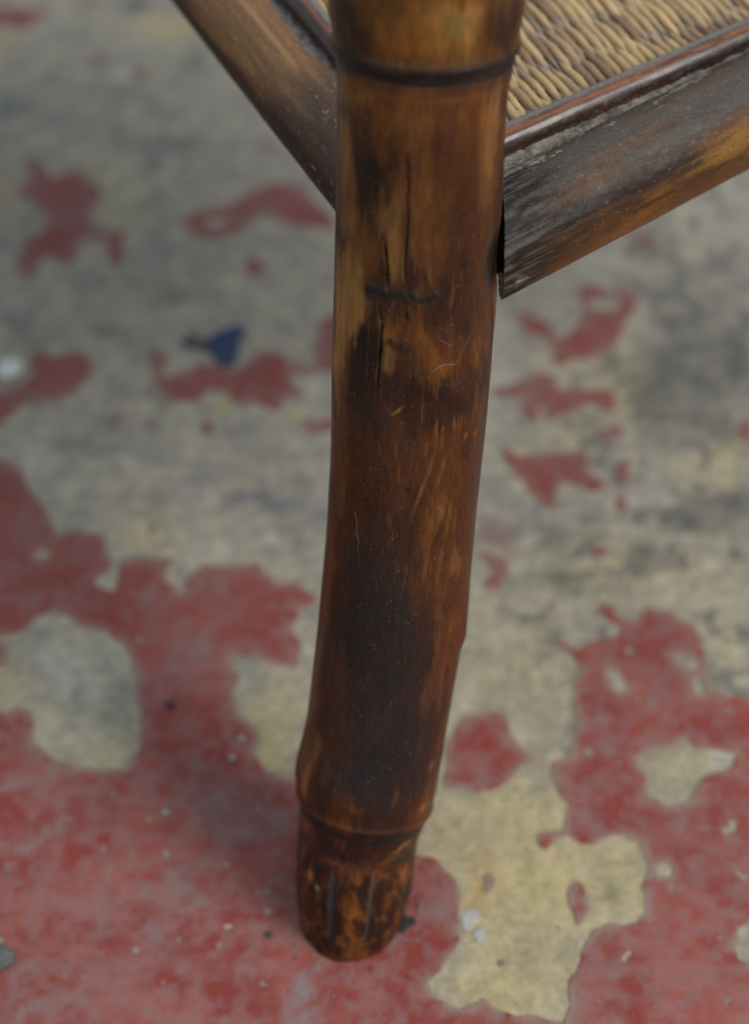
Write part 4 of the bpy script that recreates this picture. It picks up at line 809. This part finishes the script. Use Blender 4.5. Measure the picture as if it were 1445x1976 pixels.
for j in range(5, nS):
    o = j * PIT + random.uniform(-1, 1) * 0.00018
    t0 = front_start(o) + 0.013
    t1 = 0.155 + front_start(o) * 0.3
    t = np.arange(t0, t1, 0.0014)
    if len(t) < 5:
        continue
    ph = (j % 2) * math.pi + random.uniform(-0.7, 0.7)
    w = np.cos(math.pi * t / LW + ph)
    # twist of the weave: neighbours squeeze together where the strand dives
    z = ZP + AMP * w + 0.00015 * rng.standard_normal() + 0.00010 * np.sin(t * 700 + j)
    rad = 0.00042 + 0.00098 * np.sqrt(np.clip((w + 0.45) / 1.45, 0, 1)) + 0.00010 * (vnoise(np.stack([t * 900, np.full(len(t), j * 3.1), np.zeros(len(t))], 1), 4) - 0.5)
    rad *= random.uniform(0.9, 1.1)
    lat = o + 0.00003 * np.sin(math.pi * t / LW + ph + 1.0) + (vnoise(np.stack([t * 160, np.full(len(t), j * 7.7), np.zeros(len(t))], 1), 6) - 0.5) * 0.00035
    m_ = 8
    a_ = np.linspace(0, 2 * math.pi, m_, endpoint=False)
    cx = orig[None] + lat[:, None] * e2 + t[:, None] * e1
    V = np.zeros((len(t), m_, 3))
    V[..., 0] = cx[:, 0:1] + rad[:, None] * np.cos(a_) * e2[0]
    V[..., 1] = cx[:, 1:2] + rad[:, None] * np.cos(a_) * e2[1]
    V[..., 2] = z[:, None] + rad[:, None] * np.sin(a_) * 0.9
    tone = random.random()
    bc = np.array((0.66, 0.47, 0.235)) if tone < 0.72 else (np.array((0.53, 0.37, 0.20)) if tone < 0.92 else np.array((0.30, 0.185, 0.115)))
    n_ = vnoise(np.stack([t * 130, np.full(len(t), j * 5.3), np.zeros(len(t))], 1), 8)
    C_ = np.repeat(bc[None] * (0.8 + 0.4 * n_)[:, None], m_, 0)
    br = sstep(0.62, 0.8, vnoise(np.stack([t * 55, np.full(len(t), j * 9.1), np.zeros(len(t))], 1), 12))
    C_ = mixc(C_, (0.28, 0.17, 0.115), np.repeat(br, m_) * 0.7)
    dust = np.repeat(sstep(0.45, -0.6, w + (n_ - 0.5) * 1.0), m_)
    C_ = mixc(C_, (0.33, 0.295, 0.25), 0.12 + dust * 0.7)
    q = quads(len(t), m_)
    obj("strand", mesh_np("strand", V.reshape(-1, 3), q.ravel(), np.arange(0, q.size, 4), True, C_), M_CANE, panel)
# warp rods under the strands
k0 = 0
for k in range(-2, 10):
    tt = k * LW
    a = pw(0.008, tt); b = pw(W_SPAN, tt)
    # clip to the part behind the front rail
    os_ = [o for o in np.linspace(0.008, W_SPAN, 80) if tt > front_start(o) + 0.014 and tt < 0.15]
    if len(os_) < 2:
        continue
    a = pw(min(os_), tt); b = pw(max(os_), tt)
    V_, L_, S_, C_, _, _ = pole((*a, ZP), (*b, ZP), 0.0009, 8, 0.004, 51 + k, lambda s_, t_, cy: np.tile(np.array([[0.16, 0.12, 0.085]]), (len(s_), 1)))
    obj("warp_rod", mesh_np("warp_rod", V_, L_, S_, True, C_), M_CANE, panel)

# --- dust and lint: short fibres heaped in the grooves and on the weave
def fibres(name, pts, parent, length, rad, lift, colr, flat=0.4):
    """pts: (n,3) roots. each fibre: a bent 3-sided hair"""
    n = len(pts)
    dirs = rng.standard_normal((n, 3)); dirs[:, 2] = np.abs(dirs[:, 2]) * flat
    dirs /= np.linalg.norm(dirs, axis=1)[:, None]
    bend = rng.standard_normal((n, 3)) * 0.5; bend[:, 2] *= 0.4
    ln = length * rng.uniform(0.4, 1.4, n)
    V = []
    side = np.cross(dirs, [0.3, 0.2, 1.0]); side /= np.linalg.norm(side, axis=1)[:, None]
    upn = np.cross(side, dirs)
    for k, tk in enumerate((0, 0.5, 1.0)):
        ctr = pts + ln[:, None] * (dirs * tk + bend * tk * tk * 0.8) + [0, 0, lift]
        rk = rad * (1 - 0.6 * tk)
        for a_ in (0, 2.1, 4.2):
            V.append(ctr + rk * (math.cos(a_) * side + math.sin(a_) * upn))
    V = np.stack(V, 1)                       # n, 9, 3
    b0 = np.arange(n)[:, None] * 9
    q = []
    for k in (0, 1):
        for a_ in range(3):
            b_ = (a_ + 1) % 3
            q.append(np.stack([b0[:, 0] + k * 3 + a_, b0[:, 0] + k * 3 + b_, b0[:, 0] + k * 3 + 3 + b_, b0[:, 0] + k * 3 + 3 + a_], 1))
    q = np.concatenate(q)
    cc = np.repeat(np.array([colr]) * rng.uniform(0.6, 1.35, (n, 1)), 9, 0)
    o = obj(name, mesh_np(name, V.reshape(-1, 3), q.ravel(), np.arange(0, q.size, 4), True, cc), M_DUST, parent)
    o["kind"] = "stuff"
    return o

def groove_bed(p0, p1, width, z0, bulge, seed, parent, rail_p, rail_d, rail_rad, name="dust_bed", colr=(0.25, 0.225, 0.185)):
    """soft bank of lint lying in a groove"""
    p0 = np.array(p0); p1 = np.array(p1); L = np.linalg.norm(p1 - p0); d = (p1 - p0) / L
    sd = np.array([d[1], -d[0]])
    t = np.arange(0, L, 0.0006); u = np.linspace(-1, 1, 40)
    T, U = np.meshgrid(t, u, indexing='ij')
    g = np.stack([T.ravel() * 1000, U.ravel() * width * 1000, np.zeros(T.size)], 1)
    nz = fbm(g / 4.0, 4, seed) ; nf = fbm(g / 1.0, 3, seed + 4)
    z = z0 + bulge * (1 - U.ravel() ** 2) * (0.3 + 1.3 * nz) + 0.0011 * (nf - 0.5) - 0.0012 * (np.abs(U.ravel()) > 0.95)
    xy = p0[None] + T.ravel()[:, None] * d + (U.ravel() * width)[:, None] * sd
    rel = xy - np.array(rail_p)[:2]
    x_ = np.abs(rel[:, 0] * rail_d[1] - rel[:, 1] * rail_d[0])
    surf = ZR + np.sqrt(np.clip(rail_rad ** 2 - x_ ** 2, 0, None))
    cling = surf + 0.0016 * (fbm(g / [9, 2.2, 1], 4, seed + 9) - 0.42) + 0.0008 * (nf - 0.5) - 0.0011 * sstep(0.0075, 0.000, x_)
    z = np.where(x_ < rail_rad * 0.97, np.maximum(z, cling), z)
    V = np.concatenate([xy, z[:, None]], 1)
    cc = np.array([colr]) * (0.55 + 0.9 * nf[:, None])
    cc = mixc(cc, (0.05, 0.045, 0.04), sstep(0.58, 0.72, nz) * 0.6)
    q = quads(len(t), len(u), False)
    o = obj(name, mesh_np(name, V, q.ravel(), np.arange(0, q.size, 4), True, cc), M_DUST, parent)
    o["kind"] = "stuff"
    return V

gmid = lambda a, b, f: (1 - f) * np.array(a)[:2] + f * np.array(b)[:2]
g0 = gmid(RR[0], SR[0], 0.66) - dR[:2] * 0.015; g1 = gmid(RR[1], SR[1], 0.66) + dR[:2] * 0.08
VB = groove_bed(g0, g1, 0.0105, ZR + 0.0085, 0.0022, 501, rail_r, RR[0], dR, RAIL_R)
idx = rng.integers(0, len(VB), 2600)
fibres("lint", VB[idx], rail_r, 0.0018, 0.00005, 0.0, (0.32, 0.29, 0.25))
lperp = np.array([dL[1], -dL[0]])
h0 = gmid(RL[0], SLF[0], 0.0); 
# left groove lies between the side rail and its strip
offs = float(np.dot(np.array(SLF[0])[:2] - np.array(RL[0])[:2], lperp))
ga = np.array(RL[0])[:2] + lperp * offs * 0.66 - dL[:2] * 0.02
VB2 = groove_bed(ga, ga + dL[:2] * 0.19, 0.0075, ZR + 0.0088, 0.0022, 521, rail_l, RL[0], dL, RAIL_L, colr=(0.15, 0.145, 0.135))
idx = rng.integers(0, len(VB2), 1500)
fibres("lint", VB2[idx], rail_l, 0.0016, 0.00004, 0.0, (0.24, 0.225, 0.20))
# lint on the weave
pts = []
for _ in range(9000):
    o = random.uniform(0.012, W_SPAN * 0.9); t = front_start(o) + 0.013 + 0.11 * random.random() ** 1.8
    xy = pw(o, t); pts.append((xy[0], xy[1], ZP + random.uniform(-0.0012, 0.0007)))
fibres("lint", np.array(pts), panel, 0.0015, 0.00005, 0.0, (0.34, 0.30, 0.25))
# specks on top of the rail
pts = []
for _ in range(700):
    t = random.uniform(0, 0.13); a_ = random.gauss(0.5, 0.45)
    p = p0 + dR * t + (RAIL_R + 0.0002) * (math.cos(a_) * np.array([0, 0, 1]) + math.sin(a_) * sideR); pts.append(p)
fibres("lint", np.array(pts), rail_r, 0.0010, 0.000045, 0.0, (0.34, 0.32, 0.29), 0.2)

# --- fine threads of cobweb caught on the leg
def hair(name, poly, rad, colr, parent):
    P_ = np.array([on_leg(s_, a_, 0.0003) for s_, a_ in poly])
    t = np.linspace(0, len(P_) - 1, 8 * len(P_))
    Q_ = smooth1(np.stack([np.interp(t, range(len(P_)), P_[:, k]) for k in range(3)], 1), 9)
    d = np.gradient(Q_, axis=0); d /= np.linalg.norm(d, axis=1)[:, None] + 1e-12
    s1 = np.cross(d, [0.1, -1, 0.2]); s1 /= np.linalg.norm(s1, axis=1)[:, None] + 1e-12
    s2 = np.cross(s1, d)
    V = np.stack([Q_ + rad * (math.cos(a_) * s1 + math.sin(a_) * s2) for a_ in (0, 1.57, 3.14, 4.71)], 1)
    q = quads(len(Q_), 4)
    return obj(name, mesh_np(name, V.reshape(-1, 3), q.ravel(), np.arange(0, q.size, 4), True, np.tile(np.array([colr]), (len(Q_) * 4, 1))), M_DUST, parent)
hair("cobweb_thread", THREADS['a'], 0.00006, (0.36, 0.34, 0.32), leg)
hair("cobweb_thread", THREADS['b'], 0.00004, (0.25, 0.24, 0.22), leg)
hair("cobweb_thread", THREADS['c'], 0.00005, (0.25, 0.23, 0.22), leg)
hair("cobweb_thread", THREADS['d'], 0.00005, (0.22, 0.2, 0.18), leg)
pts = []
for _ in range(220):
    s_ = random.choice((random.gauss(112, 12), random.uniform(40, 200))); a_ = random.gauss(-8, 9)
    if abs(a_) < 30:
        pts.append(on_leg(s_, a_, 0.0001))
fibres("lint", np.array(pts), leg, 0.0008, 0.00003, 0.0, (0.30, 0.28, 0.26), 0.3)

# ------------------------------------------------------------------ litter on the floor
def chip(name, poly, thick, lift, colr, tilt=0.0, seed=0, parent=None, cvar=0.25):
    """thin curled flake from an outline (mm), with thickness and a gentle dome"""
    P_ = np.array(poly); ctr = P_.mean(0)
    n = 48
    seg = np.concatenate([P_, P_[:1]]); L = np.r_[0, np.cumsum(np.linalg.norm(np.diff(seg, axis=0), axis=1))]
    tt = np.linspace(0, L[-1], n, endpoint=False)
    out = np.stack([np.interp(tt, L, seg[:, k]) for k in (0, 1)], 1)
    ang = np.linspace(0, 2 * math.pi, n, endpoint=False)
    out = ctr + (out - ctr) * (1 + 0.55 * (fbm(np.stack([np.cos(ang) * 2.2, np.sin(ang) * 2.2, np.full(n, seed * 1.7)], 1), 3, seed) - 0.5))[:, None]
    rings = []
    for f, zt in ((0.02, 1.0), (0.45, 1.0), (0.8, 0.92), (0.96, 0.7), (1.0, 0.35), (0.97, 0.0)):
        xy = ctr + (out - ctr) * f
        nz = fbm(np.concatenate([xy / 3.0, np.full((n, 1), zt)], 1), 3, seed)
        z = lift + thick * zt + (nz - 0.5) * thick * 0.5 * (zt > 0.5) + tilt * (xy[:, 0] - ctr[0])
        rings.append(np.concatenate([xy, np.maximum(z, 0.02 + 0.06 * zt)[:, None]], 1))
    V = np.concatenate(rings) / 1000
    q = quads(len(rings), n)
    loops = list(q.ravel()); starts = list(range(0, len(loops), 4))
    starts.append(len(loops)); loops.extend(range(n - 1, -1, -1))
    starts.append(len(loops)); loops.extend(range((len(rings) - 1) * n, len(rings) * n))
    cc = np.array([colr]) * (1 - cvar + 2 * cvar * fbm(V * 400, 3, seed + 2)[:, None])
    return obj(name, mesh_np(name, V, loops, starts, True, cc), M_BIT, parent)

def lump(name, x, y, r, colr, squash=0.6, seed=0):
    bm = bmesh.new()
    bmesh.ops.create_icosphere(bm, subdivisions=3, radius=1)
    V = np.array([v.co[:] for v in bm.verts])
    loops = [v.index for f in bm.faces for v in f.verts]
    bm.free()
    V *= (0.68 + 0.64 * fbm(V * 1.3 + seed * 3.1, 3, seed))[:, None]
    V[:, 2] *= squash
    V *= r
    V[:, 2] -= V[:, 2].min()
    cc = np.array([colr]) * (0.7 + 0.6 * fbm(V / r * 3, 3, seed + 9)[:, None])
    me = mesh_np(name, V / 1000, loops, np.arange(0, len(loops), 3), True, cc)
    return obj(name, me, M_BIT, None, (x / 1000, y / 1000, 0.0002))

bc = bpy.data.objects.new("blue_fragment", None); col.objects.link(bc)
bc.location = (0, 0, 0)
chip("flake", BITS['blue'], 1.6, 0.2, (0.034, 0.055, 0.130), 0.05, 71, bc)
chip("tail", BITS['tail'], 1.0, 0.2, (0.075, 0.085, 0.095), 0.0, 73, bc)
tag(bc, "small dark blue fragment with a dark tail on the concrete left of the leg", "fragment")
tag(lump("white_crumb", *BITS['white'], 5.0, (0.72, 0.74, 0.72), 0.5, 81), "white plaster crumb at the left edge of the floor", "crumb")
tag(lump("grey_pebble", *BITS['pebble'], 3.9, (0.13, 0.135, 0.13), 0.6, 83), "grey pebble lying on red paint in the lower left corner", "pebble")
tag(lump("dark_pebble", *BITS['dark'], 1.5, (0.05, 0.05, 0.052), 0.6, 85), "tiny dark pebble on red paint right of the pale bare patch", "pebble")
tag(lump("dark_crumb", *BITS['bit'], 1.1, (0.07, 0.075, 0.085), 0.6, 87), "tiny slate grey crumb on red paint just left of the foot", "crumb")
tag(chip("leaf_scrap", BITS['leaf'], 0.9, 0.3, (0.045, 0.05, 0.045), 0.15, 89), "dark scrap of leaf stuck against the right side of the foot", "leaf scrap")
w1 = chip("plaster_smear", BITS['smear'][0], 0.2, 0.1, (0.50, 0.50, 0.47), 0, 91)
tag(w1, "larger white plaster smear on yellow concrete right of the foot", "plaster smear")
w2 = chip("plaster_smear", BITS['smear'][1], 0.2, 0.1, (0.48, 0.48, 0.45), 0, 93)
tag(w2, "smaller white plaster smear below the larger one beside the foot", "plaster smear")
for (x, y), lb, sd in zip(BITS['speck'], ("pale grit grain alone on dark red paint left of the leg", "pale grit grain at the edge of the yellow patch left of the leg", "pale grit grain just below the one beside the yellow patch"), (95, 96, 97)):
    tag(lump("grit_grain", x, y, 1.3, (0.40, 0.33, 0.31), 0.5, sd), lb, "grit grain")
# sand and grit nobody could count
n = 620
px_ = rng.uniform(-180, 200, n); py_ = rng.uniform(-90, 460, n)
th_ = rng.uniform(0, 6.28, 160); rr_ = 17 + np.abs(rng.normal(0, 5, 160))
px_[:160] = np.cos(th_) * rr_; py_[:160] = np.sin(th_) * rr_ * 1.05
base_v = np.array([(1, 0, 0), (-0.5, 0.87, 0), (-0.5, -0.87, 0), (0, 0, 0.9)])
VV = []; FF = []; CC = []
for k in range(n):
    r_ = abs(rng.normal(0.28, 0.16)) + 0.10
    a_ = rng.uniform(0, 6.28); rot = np.array([[math.cos(a_), -math.sin(a_), 0], [math.sin(a_), math.cos(a_), 0], [0, 0, 1]])
    b_ = base_v @ rot.T * r_ * rng.uniform(0.7, 1.3, (4, 1)) + [px_[k], py_[k], 0.25]
    VV.append(b_); o_ = 4 * k
    FF += [o_, o_ + 1, o_ + 3, o_ + 1, o_ + 2, o_ + 3, o_ + 2, o_, o_ + 3]
    t_ = rng.random()
    CC.append(np.tile([(0.34, 0.29, 0.27) if t_ < .55 else ((0.07, 0.07, 0.07) if t_ < .8 else (0.42, 0.32, 0.2))], (4, 1)))
gr = obj("grit", mesh_np("grit", np.concatenate(VV) / 1000, FF, np.arange(0, len(FF), 3), False, np.concatenate(CC)), M_BIT)
tag(gr, "fine pale and dark grit scattered over the painted concrete floor", "grit", kind="stuff")
